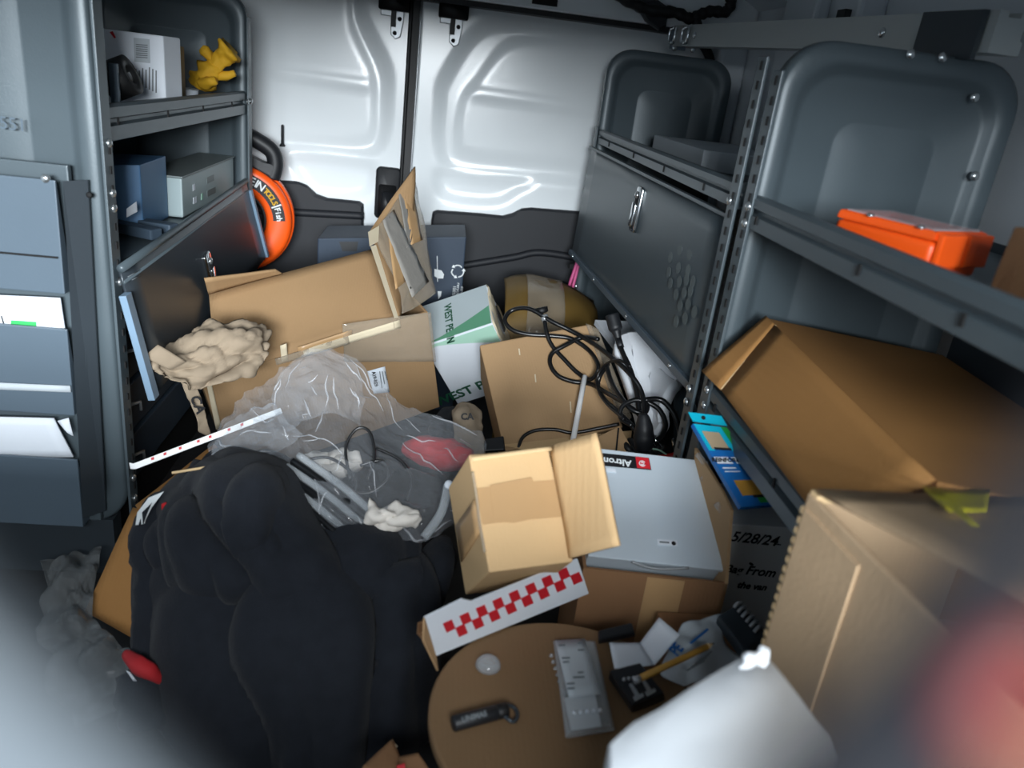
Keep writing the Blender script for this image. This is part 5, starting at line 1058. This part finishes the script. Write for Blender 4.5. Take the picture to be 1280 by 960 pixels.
for k in range(5):
    e = P(718 + k * 8, 891 - k * .6, Z=z_ + .0118); lathe('bump', [(0.002, 0), (0.0014, 0.002)], 'white_paper', c, Matrix.Translation(e), 8)
# black relay block with two grey tabs
c = thing('black_module', 'black plastic module with two grey L-shaped tabs on the reel, under the pencil', 'module', P(795, 860, Z=ZD))
hexa('body', [P(760, 848, Z=z_ + .001), P(800, 836, Z=z_ + .001), P(832, 876, Z=z_ + .001), P(790, 892, Z=z_ + .001)], [P(762, 838, Z=z_ + .016), P(800, 828, Z=z_ + .016), P(830, 866, Z=z_ + .016), P(790, 882, Z=z_ + .016)], 'black_plastic', c, 0.002)
for (x, y) in ((790, 858), (805, 852)):
    zz_ = z_ + .0168
    prism('contact_tab', [P(x + a, y + b, Z=zz_) for a, b in ((-4, -2), (0, -3), (9, 11), (13, 9), (15, 13), (4, 19), (1, 14), (4, 12))], (0, 0, 0.001), 'silver', c)
for k in range(3):
    e = P(780 + k * 6, 850 - k, Z=z_ + .0165); lathe('contact', [(0.002, 0), (0.0015, 0.002)], 'silver', c, Matrix.Translation(e), 8)
c = thing('black_strip', 'flat black plastic strip lying behind the folded white paper', 'strip', P(770, 790, Z=0.2579))
hexa('strip', [P(748, 792, Z=0.2563), P(790, 782, Z=0.2563), P(795, 796, Z=0.2563), P(748, 806, Z=0.2563)], [P(748, 788, Z=0.2657), P(790, 778, Z=0.2657), P(793, 790, Z=0.2657), P(748, 800, Z=0.2657)], 'black_plastic', c, 0.002)
# folded white paper
c = thing('folded_paper', 'folded white paper standing open on the small parts', 'paper', P(790, 825, Z=0.268))
f = [P(762, 803, Z=0.2743), P(800, 804, Z=0.2712), P(818, 832, Z=0.2688), P(768, 836, Z=0.2688)]
sheet('left_leaf', f, 'white_paper', c, 0.0008, 6, 6, 0.002, 20, 2)
sheet('right_leaf', [f[1], P(824, 772, Z=0.293), P(850, 794, Z=0.293), f[2]], 'white_paper', c, 0.0008, 6, 6, 0.001, 20, 3)
# poly bag with print
c = thing('printed_poly_bag', 'clear grey poly bag with blue print in front of the enclosure carton', 'bag', P(865, 820, Z=0.254))
patch('bag', [[P(852, 782, Z=0.2813), P(880, 772, Z=0.2813), P(900, 768, Z=0.2774)], [P(836, 812, Z=0.2774), P(868, 802, Z=0.279), P(905, 796, Z=0.2696)], [P(826, 842, Z=0.268), P(865, 830, Z=0.2727), P(915, 812, Z=0.2618)], [P(855, 858, Z=0.2602), P(890, 845, Z=0.2618), P(935, 825, Z=0.2571)]], 'grey_paper', c, 8, 8, 0.001, crum(0.004, 34, 5))
text('print', 'PE', 0.016, 'blue_card', c, P(846, 812, Z=0.2852), P(858, 796, Z=0.2852) - P(840, 818, Z=0.2852), (-0.4, 0.6, 0.2), bold=0.0004)
for k in range(4): decal('print_line', [P(858 + k * 5, 838 - k * 4, Z=0.2821), P(880 + k * 3, 826 - k * 4, Z=0.2821), P(881 + k * 3, 827.5 - k * 4, Z=0.2821), P(859 + k * 5, 839.5 - k * 4, Z=0.2821)], 'ink_grey', c, (0, 0, 1), 0.0005)
decal('blue_mark', [P(862, 804, Z=0.2836), P(884, 786, Z=0.2852), P(886, 788, Z=0.2852), P(864, 806, Z=0.2836)], 'blue_card', c, (0, 0, 1), 0.0005)
# spiral notebook / plastic strip
c = thing('ribbed_pouch', 'dark grey plastic pouch with a ribbed edge behind the white carton', 'pouch', P(920, 785, Z=0.2696))
nb = [P(896, 770, Z=0.2852), P(925, 752, Z=0.293), P(962, 795, Z=0.2774), P(930, 815, Z=0.2696)]
hexa('pouch', [v + Vector((0, 0, -0.012)) for v in nb], nb, 'grey_steel_dark', c, 0.003)
for k in range(6):
    e = nb[0].lerp(nb[1], 0.62).lerp(nb[3].lerp(nb[2], 0.62), 0.08 + k * 0.14) + Vector((0, 0, 0.003)); e2 = e + (nb[1] - nb[0]).normalized() * 0.012
    tube('rib', [e, e.lerp(e2, 0.5) + Vector((0, 0, 0.003)), e2], 0.0022, 'silver', c, 6, 4)
# pencil
a_, b_ = P(800, 848, Z=0.279), P(893, 804, Z=0.293)
c = thing('pencil', 'yellow pencil lying across the poly bag and the black module', 'pencil', a_)
tube('shaft', [a_, a_.lerp(b_, 0.90)], 0.0033, 'pencil_yellow', c, 6, 1)
qm = Matrix.Translation(a_.lerp(b_, 0.90)) @ (b_ - a_).to_track_quat('Z', 'Y').to_matrix().to_4x4(); Lp = (b_ - a_).length * 0.10
lathe('sharpened_end', [(0.0033, 0), (0.0014, Lp * 0.7)], 'cardboard_edge', c, qm, 6); lathe('lead_tip', [(0.0015, Lp * 0.7), (0.0004, Lp)], 'ink_black', c, qm, 6)
qe = Matrix.Translation(a_) @ (a_ - b_).to_track_quat('Z', 'Y').to_matrix().to_4x4(); lathe('ferrule', [(0.0034, 0), (0.0036, 0.003), (0.0034, 0.007)], 'silver', c, qe, 10)


c = thing('low_carton', 'brown carton carrying the printed poly bag, between the white carton and the enclosure carton', 'carton', (0.345, 0.61, 0))
box('body', (0.296, 0.398, 0.495, 0.728, 0, 0.236), 'cardboard_brown', c, True, 0.002)
# ---- white wrapped carton at the bottom edge
wA, wB, wC, wD_ = P(752, 925, Z=0.452), P(950, 806, Z=0.472), P(1030, 905, Z=0.432), Vector((0.126, 0.215, 0.405))
wC = wB + (wC - wB) * 1.35
cnt = (wA + wB + wC + wD_) / 4
c = thing('white_carton', 'white wrapped carton standing at the bottom right edge', 'carton', (cnt.x, cnt.y, 0))
tw = [wA, wB, wC, wD_]
def puff(p, u, v): return 0.004 * math.sin(math.pi * u) * math.sin(math.pi * v) + 0.0015 * nz(p, 30, 2)
bw = [Vector((cnt.x + (v.x - cnt.x) * 0.96, cnt.y + (v.y - cnt.y) * 0.96, 0)) for v in tw]
L_ = []
for z_f, ins in ((0.0, 0.03), (0.02, 0.0), (0.5, 0.0), (0.97, 0.0), (0.992, 0.008), (1.0, 0.03)):
    lp_ = []
    for i in range(4):
        a1, a2 = tw[i], tw[(i + 1) % 4]; b1, b2 = bw[i], bw[(i + 1) % 4]
        for k in range(6):
            t = k / 6; tq = a1.lerp(a2, t); bq = b1.lerp(b2, t); p = bq.lerp(tq, z_f)
            p = p.lerp(Vector((cnt.x, cnt.y, p.z)), ins); rr_ = 0.06 if k == 0 else 0.0
            p = p.lerp(Vector((cnt.x, cnt.y, p.z)), rr_); p.x += 0.0015 * nz(p, 40, 3); p.y += 0.0015 * nz(p, 40, 5); lp_.append(p)
    L_.append(lp_)
loops('wrapped_body', L_, 'white_wrap', c, True, True)
patch('torn_corner', [[P(936, 824, Z=.470), P(950, 806, Z=.475), P(962, 812, Z=.474)], [P(930, 832, Z=.470), P(948, 818, Z=.473), P(962, 824, Z=.471)], [P(925, 838, Z=.466), P(945, 832, Z=.468), P(958, 836, Z=.466)]], 'white_wrap', c, 5, 5, 0.001, crum(0.004, 70, 4))
hexa('brown_side', [wB + Vector((.001, 0, -.03)), wC + Vector((.001, 0, -.03)), wC + Vector((.004, 0, -.03)), wB + Vector((.004, 0, -.03))], [wB + Vector((.001, 0, -.004)), wC + Vector((.001, 0, -.004)), wC + Vector((.004, 0, -.004)), wB + Vector((.004, 0, -.004))], 'cardboard', c) if False else None

# ---- tall carton on the right
s_ = 0.75
k0 = Vector((0.385 * s_, 0.638 * s_, 0.8 + (0.463 - 0.8) * s_))
th_ = math.radians(3.8); gx = Vector((math.cos(th_), math.sin(th_), 0)); gy = Vector((-gx.y, gx.x, 0))
gw, gd = 0.27, 0.30
cen = k0 + gx * gw / 2 - gy * gd / 2
c = thing('tall_carton', 'tall brown carton with a strip of yellow tape at the right edge', 'carton', (cen.x, cen.y, 0), (0, 0, 3.8))
hB = k0.z - 0.004
tw_ = 0.005
box('body', (-gw / 2, -gw / 2 + tw_, -gd / 2, gd / 2, 0, hB - 0.001), 'cardboard_grey', c, False, 0.0015)
box('far_wall', (-gw / 2 + tw_, gw / 2 - tw_, gd / 2 - tw_, gd / 2, 0, hB), 'cardboard_grey', c, False, 0.0015)
box('near_wall', (-gw / 2 + tw_, gw / 2 - tw_, -gd / 2, -gd / 2 + tw_, 0, hB - 0.002), 'cardboard_grey', c, False, 0.0015)
box('right_wall', (gw / 2 - tw_, gw / 2, -gd / 2, gd / 2, 0, hB - 0.001), 'cardboard_grey', c, False, 0.0015)
box('bottom', (-gw / 2 + tw_, gw / 2 - tw_, -gd / 2 + tw_, gd / 2 - tw_, 0.002, 0.006), 'cardboard_grey', c)
inn = lambda x, y, z: WM(c) @ Vector((x, y, z))
sheet('top_flap', [inn(-gw / 2 + 0.003, gd / 2 - 0.006, hB + 0.001), inn(gw / 2 - 0.003, gd / 2 - 0.006, hB + 0.001), inn(gw / 2 - 0.005, -gd / 2 + 0.02, hB + 0.068), inn(-gw / 2 + 0.005, -gd / 2 + 0.02, hB + 0.068)], 'cardboard_grey', c, 0.004, 10, 8, 0.0015, 9, 2)
box('top_edge', (-gw / 2 + 0.002, gw / 2, gd / 2 - 0.010, gd / 2 + 0.0005, hB - 0.004, hB + 0.0015), 'cardboard_edge', c, False, 0.0008)
teeth = []
for k in range(60): teeth.append((-gw / 2 - 0.0015, -gw / 2 + 0.002, gd / 2 - 0.003, gd / 2 + 0.0012, 0.006 + k * 0.0088, 0.011 + k * 0.0088))
o = boxes('perforated_edge', teeth, 'cardboard_edge', c); o['kind'] = 'stuff'
for y in (gd / 2 - 0.075,):
    box('joint_panel', (-gw / 2 - 0.0022, -gw / 2, y, gd / 2 - 0.004, 0.004, hB - 0.012), 'cardboard_grey', c, False, 0.0004)
yl = [PP(x, y, k0 + Vector((0, 0, 0.002)), Vector((0, 0, 1)) + gy * 0.247, 0.0015) for x, y in ((1152, 611), (1236, 613), (1232, 640), (1186, 640))]
sheet('yellow_tape', yl, 'yellow_tape', c, 0.0008, 8, 4, 0.0012, 50, 2)
sheet('yellow_tape_end', [PP(x, y, k0 + Vector((0, 0, 0.004)), Vector((0, 0, 1)) + gy * 0.247, o_) for x, y, o_ in ((1158, 614, 0.002), (1180, 616, 0.006), (1222, 658, 0.004), (1212, 656, 0.003))], 'yellow_tape', c, 0.0008, 5, 5, 0.001, 50, 2)

# ---- carton under the fleece jacket, left flap down
bx = [Vector((-0.27, 0.87, 0)), Vector((-0.11, 0.88, 0)), Vector((-0.12, 0.98, 0)), Vector((-0.29, 0.97, 0))]
c = thing('flap_carton', 'brown carton under the black fleece jacket with one flap hanging out at the left', 'carton', (-0.24, 0.9, 0))
ht = 0.10
for i in range(4):
    a1, a2 = bx[i], bx[(i + 1) % 4]; mid_ = sum(bx, Vector()) / 4; n_ = (mid_ - (a1 + a2) / 2).normalized() * 0.005
    hexa('wall', [a1, a2, a2 + n_, a1 + n_], [v + Vector((0, 0, ht)) for v in (a1, a2, a2 + n_, a1 + n_)], 'cardboard', c)
prism('bottom', [v + Vector((0, 0, 0.001)) for v in bx], (0, 0, 0.004), 'cardboard', c)
P1, P2, P3, P4 = P(268, 556, Y=1.12), P(166, 634, Y=1.02), P(106, 764, Y=0.90), P(190, 812, Y=0.87)
sheet('back_flap', [P2 + Vector((0.003, 0.003, 0)), P1, P1 + Vector((0.05, -0.04, -0.03)), P2 + Vector((0.06, -0.05, -0.03))], 'cardboard_orange', c, 0.004, 8, 4, 0.002, 12, 3)
sheet('left_flap', [P2, P3, P4, P(250, 660, Y=0.99)], 'cardboard_orange', c, 0.004, 8, 8, 0.002, 12, 5)

# ---- grey film bag on the left floor
c = thing('grey_film_bag', 'crumpled grey plastic film bag on the floor below the left shelving', 'bag', P(110, 800, Y=0.78))
patch('film', [[P(50, 700, Y=1.0), P(90, 690, Y=1.02), P(128, 690, Y=1.02)], [P(56, 730, Y=.94), P(92, 716, Y=.95), P(118, 730, Y=.93)], [P(52, 790, Y=.87), P(90, 775, Y=.85), P(122, 786, Y=.84)], [P(70, 850, Y=.80), P(110, 820, Y=.79), P(170, 815, Y=.78)], [P(90, 920, Y=.74), P(140, 890, Y=.74), P(190, 870, Y=.74)]], 'film_grey', c, 9, 9, 0.001, crum(0.018, 20, 6), smooth=False)

# ================================================================== black fleece jacket
def rowsP(R_): return [[P(x, y, Y=Y) for x, y, Y in r] for r in R_]
low_ = rowsP([
    [(215, 640, 0.97), (240, 640, 0.93), (300, 640, 0.90), (370, 650, 0.90), (440, 670, 0.89), (500, 690, 0.88), (548, 690, 0.90)],
    [(196, 700, 0.90), (232, 690, 0.855), (300, 690, 0.835), (375, 700, 0.83), (450, 712, 0.825), (510, 718, 0.82), (550, 712, 0.85)],
    [(188, 770, 0.86), (226, 745, 0.805), (305, 740, 0.775), (385, 745, 0.765), (460, 752, 0.765), (515, 760, 0.775), (540, 770, 0.82)],
    [(196, 840, 0.82), (232, 815, 0.765), (318, 812, 0.725), (398, 815, 0.715), (470, 820, 0.725), (512, 840, 0.75), (534, 850, 0.80)],
    [(200, 930, 0.78), (236, 910, 0.73), (322, 910, 0.695), (400, 915, 0.685), (465, 920, 0.695), (500, 935, 0.72), (522, 940, 0.77)],
    [(205, 1010, 0.75), (240, 1010, 0.71), (322, 1020, 0.68), (400, 1030, 0.67), (460, 1030, 0.68), (490, 1030, 0.70), (512, 1030, 0.74)]])
for r in low_:
    r.insert(0, r[0] + Vector((0.02, 0.08, -0.02))); r.append(r[-1] + Vector((-0.01, 0.08, -0.03)))
    for p in r: p.z = max(p.z, 0.012)
fj = thing('fleece_jacket', 'black fleece jacket with red trim heaped over the carton at the front left', 'jacket', (-0.12, 0.78, 0))
def folds(a, sx_, sz_, seed):
    def f(p, u, v):
        q_ = Vector((p.x * sx_ + 0.8 * nz(p, 5, seed), p.z * sz_, p.y * sx_ * 0.5))
        n1 = noise.noise(q_ + Vector((seed, 0, seed))); n2 = noise.noise(q_ * 1.9 + Vector((seed + 5, 1, 2)))
        r = min(1.0, (abs(n1) * 3.2) ** 0.7) * 1.3 - 0.6 + 0.45 * min(1.0, (abs(n2) * 3.0) ** 0.7)
        return a * r + 0.10 * a * nz(p, 30, seed + 2)
    return f
patch('lower_drape', low_, 'fleece', fj, 10, 10, 0.006, folds(0.020, 8, 1.6, 3.3))
up_ = rowsP([
    [(232, 606, 1.0), (250, 585, 1.02), (290, 573, 1.03), (330, 572, 1.02), (372, 590, 1.00), (430, 640, 0.97), (500, 672, 0.95)],
    [(205, 630, 0.93), (232, 598, 0.95), (280, 578, 0.96), (326, 582, 0.955), (372, 608, 0.94), (440, 655, 0.91), (512, 682, 0.90)],
    [(192, 665, 0.88), (222, 634, 0.87), (272, 612, 0.865), (320, 615, 0.86), (368, 636, 0.86), (440, 672, 0.85), (520, 694, 0.85)],
    [(194, 690, 0.85), (228, 672, 0.825), (280, 656, 0.815), (326, 660, 0.815), (374, 676, 0.81), (444, 694, 0.805), (524, 708, 0.81)],
    [(204, 706, 0.84), (244, 706, 0.80), (296, 700, 0.785), (340, 706, 0.78), (384, 712, 0.775), (450, 722, 0.775), (526, 726, 0.79)],
    [(214, 704, 0.86), (254, 724, 0.80), (304, 730, 0.775), (346, 738, 0.765), (390, 738, 0.765), (452, 742, 0.77), (524, 742, 0.79)],
    [(220, 700, 0.89), (258, 728, 0.84), (306, 738, 0.81), (348, 744, 0.80), (392, 744, 0.80), (452, 748, 0.80), (522, 748, 0.82)]])
patch('upper_bundle', up_, 'fleece', fj, 10, 9, 0.008, folds(0.018, 9, 3.5, 7.1))
hood = rowsP([
    [(288, 590, 0.916), (310, 578, 0.926), (336, 586, 0.926), (344, 602, 0.916)],
    [(280, 612, 0.846), (305, 596, 0.846), (336, 604, 0.846), (352, 628, 0.856)],
    [(286, 650, 0.806), (312, 640, 0.801), (338, 648, 0.806), (356, 664, 0.816)],
    [(300, 692, 0.786), (322, 692, 0.776), (346, 696, 0.776), (362, 702, 0.786)],
    [(306, 700, 0.816), (326, 704, 0.806), (350, 706, 0.806), (364, 708, 0.816)]])
patch('hood_fold', hood, 'fleece', fj, 8, 8, 0.006, folds(0.011, 13, 4, 1.7))
sl_ = blobtube('sleeve', [P(208, 628, Y=0.93), P(190, 672, Y=0.88), P(196, 720, Y=0.85), P(194, 770, Y=0.82), P(188, 818, Y=0.79), P(182, 850, Y=0.77)], [0.024, 0.028, 0.027, 0.027, 0.022, 0.016], 'fleece', fj, 3, 0.2, 20)
blobtube('red_trim', [P(158, 818, Y=0.765), P(172, 830, Y=0.745), P(188, 840, Y=0.74), P(206, 851, Y=0.75)], [0.006, 0.010, 0.010, 0.006], 'red_cloth', fj, 4, 0.3, 10, 'red hem trim')
blobtube('cuff', [P(168, 838, Y=0.76), P(176, 866, Y=0.745), P(184, 900, Y=0.735)], [0.020, 0.028, 0.030], 'fleece', fj, 5, 0.3, 14)
sheet('white_tag', [P(158, 838, Y=0.735), P(163, 840, Y=0.735), P(171, 851, Y=0.733), P(167, 851, Y=0.733)], 'white_paper', fj, 0.0008, 2, 3)
def patchP(nm, pts, Yv, m, par, th=0.0012): return prism(nm, [P(x, y, Y=Yv) for x, y in pts], (0, -th, 0), m, par)
lg = patchP('white_print', [(168, 668), (172, 640), (186, 622), (205, 614), (190, 634), (182, 650), (176, 672)], 0.872, 'ink_white', fj)
patchP('print_gap', [(178, 640), (190, 628), (184, 642), (179, 656)], 0.870, 'fleece', lg)
patchP('print_gap', [(172, 660), (176, 648), (177, 660), (174, 668)], 0.870, 'fleece', lg)
patchP('red_print', [(202, 630), (208, 627), (209, 642), (203, 643)], 0.868, 'red_cloth', fj)
blobtube('lining_peek', [P(540, 694, Y=0.84), P(536, 704, Y=0.83), P(524, 714, Y=0.82)], [0.008, 0.010, 0.006], 'handle_red', fj, 5, 0.4, 10) if False else None
core = []
for (z_, s2) in ((0.145, 0.9), (0.20, 0.95), (0.24, 0.7), (0.26, 0.3)):
    core.append([Vector((-0.20 + 0.13 * s2 * math.cos(a), 0.90 + 0.09 * s2 * math.sin(a), z_)) for a in np.linspace(0, 2 * math.pi, 17)[:-1]])
loops('inner_folds', core, 'fleece', fj)

# ================================================================== clear plastic bag and what is in it
bagr = rowsP([
    [(276, 545, 1.08), (300, 508, 1.10), (346, 470, 1.12), (398, 440, 1.14), (438, 452, 1.13), (482, 494, 1.11), (532, 520, 1.09), (600, 550, 1.05)],
    [(262, 572, 1.02), (306, 540, 1.04), (350, 500, 1.07), (398, 474, 1.08), (440, 490, 1.07), (492, 524, 1.05), (545, 545, 1.03), (607, 562, 1.01)],
    [(276, 584, 0.99), (330, 565, 0.99), (366, 545, 1.00), (410, 530, 1.00), (450, 540, 1.00), (502, 560, 0.99), (552, 575, 0.97), (600, 580, 0.96)],
    [(326, 594, 0.955), (350, 598, 0.93), (392, 596, 0.91), (430, 596, 0.90), (470, 602, 0.90), (512, 610, 0.90), (548, 620, 0.90), (582, 612, 0.91)],
    [(336, 604, 0.93), (372, 638, 0.87), (404, 656, 0.85), (440, 664, 0.84), (480, 672, 0.84), (520, 670, 0.84), (552, 654, 0.86), (566, 640, 0.88)],
    [(345, 606, 0.94), (378, 644, 0.88), (408, 664, 0.865), (442, 676, 0.855), (482, 682, 0.855), (520, 680, 0.855), (550, 664, 0.87), (562, 648, 0.89)]])
cb_ = thing('clear_plastic_bag', 'crumpled clear plastic bag of small parts lying between the jacket and the big carton', 'bag', P(440, 600, Y=1.0))
def crinkle(p, u, v):
    r = 1 - abs(nz((p.x * 1.0, p.y * 0.6, p.z * 1.6), 13, 4)) * 3.0; q_ = 1 - abs(nz((p.x + 0.6 * p.z, p.y, p.z), 30, 9)) * 3.0
    return 0.008 * r + 0.005 * q_ + 0.0035 * nz(p, 95, 2)
bf = patch('film', bagr, 'film', cb_, 13, 15, 0.0, crinkle, smooth=False)
bnu = 7 * 13 + 1; bnv = 5 * 15 + 1; bv = [v.co.copy() for v in bf.data.vertices]
def crease_glints(vs, nu, nv, count, seed, lmin, lmax):  # thin pale tubes along folds of the film, painted highlight streaks
    rnd = random.Random(seed)
    for k in range(count):
        i, j = rnd.uniform(2, nu - 3), rnd.uniform(2, nv - 3); a = rnd.uniform(0, math.pi); pts = []
        for s_i in range(rnd.randint(lmin, lmax)):
            if not (1 <= i < nu - 1 and 1 <= j < nv - 1): break
            p = vs[int(j) * nu + int(i)]; pts.append(p + (EYE - p).normalized() * 0.0015)
            i += math.cos(a) * 2.2; j += math.sin(a) * 2.2; a += rnd.uniform(-0.12, 0.12)
        if len(pts) > 2: tube('crease_glint', pts, rnd.uniform(0.0006, 0.0013), 'film_crease_glint', cb_, 5, 2, taper=lambda t: 0.25 + math.sin(math.pi * t))
crease_glints(bv, bnu, bnv, 40, 5, 4, 10)
kn = rowsP([[(350, 490, 1.07), (362, 462, 1.08), (395, 440, 1.09), (425, 446, 1.09), (446, 470, 1.08)], [(346, 512, 1.05), (372, 490, 1.04), (400, 478, 1.03), (428, 484, 1.04), (450, 500, 1.05)], [(362, 540, 1.02), (384, 528, 1.00), (406, 520, 0.99), (430, 526, 1.00), (452, 534, 1.02)]])
kp = patch('gathered_neck', kn, 'film', cb_, 10, 10, 0.0, lambda p, u, v: 0.011 * (1 - abs(nz(p, 20, 14)) * 2.2) + 0.0035 * nz(p, 90, 3), smooth=False)
gp = rowsP([[(268, 580, 1.0), (280, 545, 1.03), (310, 515, 1.05), (345, 510, 1.05)], [(290, 590, 0.98), (305, 560, 0.99), (330, 535, 1.0), (360, 530, 1.0)], [(330, 588, 0.97), (345, 570, 0.97), (365, 555, 0.97), (384, 548, 0.97)]])
lp_f = patch('loose_fold', gp, 'film', cb_, 9, 9, 0.0, lambda p, u, v: 0.012 * (1 - abs(nz(p, 28, 24)) * 2.2) + 0.004 * nz(p, 90, 3), smooth=False)
crease_glints([v.co.copy() for v in kp.data.vertices], 4 * 10 + 1, 2 * 10 + 1, 12, 8, 3, 6)
crease_glints([v.co.copy() for v in lp_f.data.vertices], 3 * 9 + 1, 2 * 9 + 1, 8, 9, 3, 6)
c = thing('red_pouch', 'dark red pouch inside the right end of the clear plastic bag', 'pouch', P(555, 575, Y=1.04))
blobtube('pouch', [P(505, 560, Y=1.05), P(530, 562, Y=1.04), P(562, 570, Y=1.03), P(590, 572, Y=1.02)], [0.010, 0.022, 0.024, 0.012], 'red_cloth', c, 5, 0.3, 14)
c = thing('white_connectors', 'lump of beige and white connectors inside the clear plastic bag', 'connector', P(410, 585, Y=0.98))
for (x, y, Y_, r1) in ((392, 580, 0.98, 0.022), (412, 592, 0.97, 0.020), (432, 580, 0.99, 0.022), (400, 596, 0.965, 0.016), (420, 572, 1.0, 0.018)):
    e = P(x, y, Y=Y_); blobtube('connector', [e + Vector((-r1, 0, -0.004)), e, e + Vector((r1, 0.004, 0.006))], [r1 * 0.5, r1 * 0.8, r1 * 0.5], 'beige_wad', c, x, 0.5, 8)
c = thing('bagged_leads', 'thin black leads coiled inside the clear plastic bag', 'cord', P(450, 590, Y=0.97))
for k, pts in enumerate(([(438, 600), (432, 560), (446, 536), (462, 540), (468, 570), (460, 600)], [(386, 574), (410, 572), (432, 584), (446, 602), (440, 616), (420, 606), (412, 590)], [(400, 600), (430, 612), (462, 616), (486, 596), (476, 576), (450, 582)], [(470, 560), (500, 575), (515, 600), (508, 626)], [(430, 628), (462, 640), (494, 644), (525, 636)], [(440, 650), (470, 662), (505, 660), (530, 645)])):
    tube('lead', [P(x, y, Y=0.945 - (y - 560) * 0.0007) for x, y in pts], 0.0022, 'cord_black', c, 6, 6)
c = thing('black_strips', 'glossy black and clear strips at the lower left of the clear plastic bag', 'strip', P(395, 635, Y=0.86))
for k in range(6):
    a_, b_ = P(338 + k * 7, 604 - k * 7, Y=0.90 + k * 0.006), P(432 + k * 8, 676 - k * 6, Y=0.825 + k * 0.006)
    tube('strip', [a_, a_.lerp(b_, 0.5) + Vector((0, 0, 0.004)), b_], 0.0055, 'cord_black' if k % 2 == 0 else 'clear_plastic', c, 6, 4)
c = thing('white_tissue', 'crumpled white tissue lying on the front of the clear plastic bag', 'tissue', P(490, 645, Y=0.84))
patch('tissue', rowsP([[(462, 622, 0.865), (472, 630, 0.865), (490, 636, 0.865), (520, 634, 0.865)], [(458, 640, 0.85), (476, 640, 0.84), (498, 642, 0.84), (526, 640, 0.85)], [(456, 654, 0.845), (474, 660, 0.835), (500, 660, 0.835), (528, 652, 0.845)], [(464, 660, 0.85), (480, 664, 0.845), (505, 664, 0.845), (524, 662, 0.85)]]), 'beige_wad', c, 8, 8, 0.001, crum(0.010, 46, 7))
c = thing('clear_tube', 'short clear tube with a white end at the right edge of the clear plastic bag', 'tube', P(545, 640, Y=0.86))
tube('tube', [P(560, 606, Y=0.875), P(552, 640, Y=0.85), P(530, 672, Y=0.83)], 0.006, 'clear_plastic', c, 8, 5); bolt(P(561, 606, Y=0.872), (0, -1, 0.6), 0.006, c, 'white_paper', 'end_cap')
c = thing('white_strip', 'long white strip with faint red marks sticking out left of the clear plastic bag', 'strip', P(260, 545, Y=1.0))
a_, b_ = P(168, 583, Y=0.97), P(352, 513, Y=1.06); u_ = (b_ - a_).normalized(); v_ = u_.cross((EYE - a_).normalized()).normalized() * 0.0042; n_ = u_.cross(v_).normalized()
hexa('bar', [a_ + v_, b_ + v_, b_ - v_, a_ - v_], [v + n_ * 0.003 for v in (a_ + v_, b_ + v_, b_ - v_, a_ - v_)], 'white_stick', c, 0.0006)
nn = n_ if n_.dot(EYE - a_) > 0 else -n_; o_ = 0.0032 if n_.dot(EYE - a_) > 0 else 0.0002
for t in (0.12, 0.2, 0.3, 0.42, 0.5, 0.63, 0.72): m_ = a_.lerp(b_, t) + nn * o_; prism('red_mark', [m_ - u_ * .002 - v_ * .7, m_ + u_ * .002 - v_ * .7, m_ + u_ * .001 + v_ * .2, m_ - u_ * .003 + v_ * .1], nn * 0.0003, 'red_ink', c)
hexa('bent_tip', [a_ + v_, a_ - v_, P(163, 582, Y=0.97) - v_, P(163, 586, Y=0.97)], [v + n_ * 0.003 for v in (a_ + v_, a_ - v_, P(163, 582, Y=0.97) - v_, P(163, 586, Y=0.97))], 'white_stick', c)
c = thing('thin_stick', 'thin pale wooden stick lying above the fleece jacket', 'stick', P(270, 582, Y=0.94))
a_, b_ = P(215, 591, Y=0.90), P(326, 573, Y=0.93); tube('stick', [a_, b_], 0.0018, 'cardboard_edge', c, 6, 1)

# ================================================================== torn brown carton scrap at the bottom edge
c = thing('torn_carton', 'torn brown cardboard scrap with a red mark at the bottom edge left of the reel', 'cardboard', P(500, 960, Y=0.56))
sheet('torn_panel', [P(452, 962, Y=0.56), P(490, 926, Y=0.60), P(502, 958, Y=0.57), P(480, 990, Y=0.54)], 'cardboard_brown', c, 0.004, 8, 6, 0.004, 30, 3)
sheet('torn_panel', [P(500, 950, Y=0.575), P(524, 944, Y=0.575), P(545, 975, Y=0.55), P(505, 990, Y=0.54)], 'cardboard_brown', c, 0.004, 8, 6, 0.003, 30, 5)
sheet('torn_rim', [P(476, 940, Y=0.588), P(490, 925, Y=0.598), P(496, 934, Y=0.594), P(486, 946, Y=0.584)], 'torn_paper', c, 0.002, 4, 4, 0.003, 60, 5)
prism('red_mark', [P(496, 957, Y=0.555), P(506, 954, Y=0.555), P(508, 972, Y=0.545), P(497, 974, Y=0.545)], (0, -0.001, 0), 'red_ink', c)
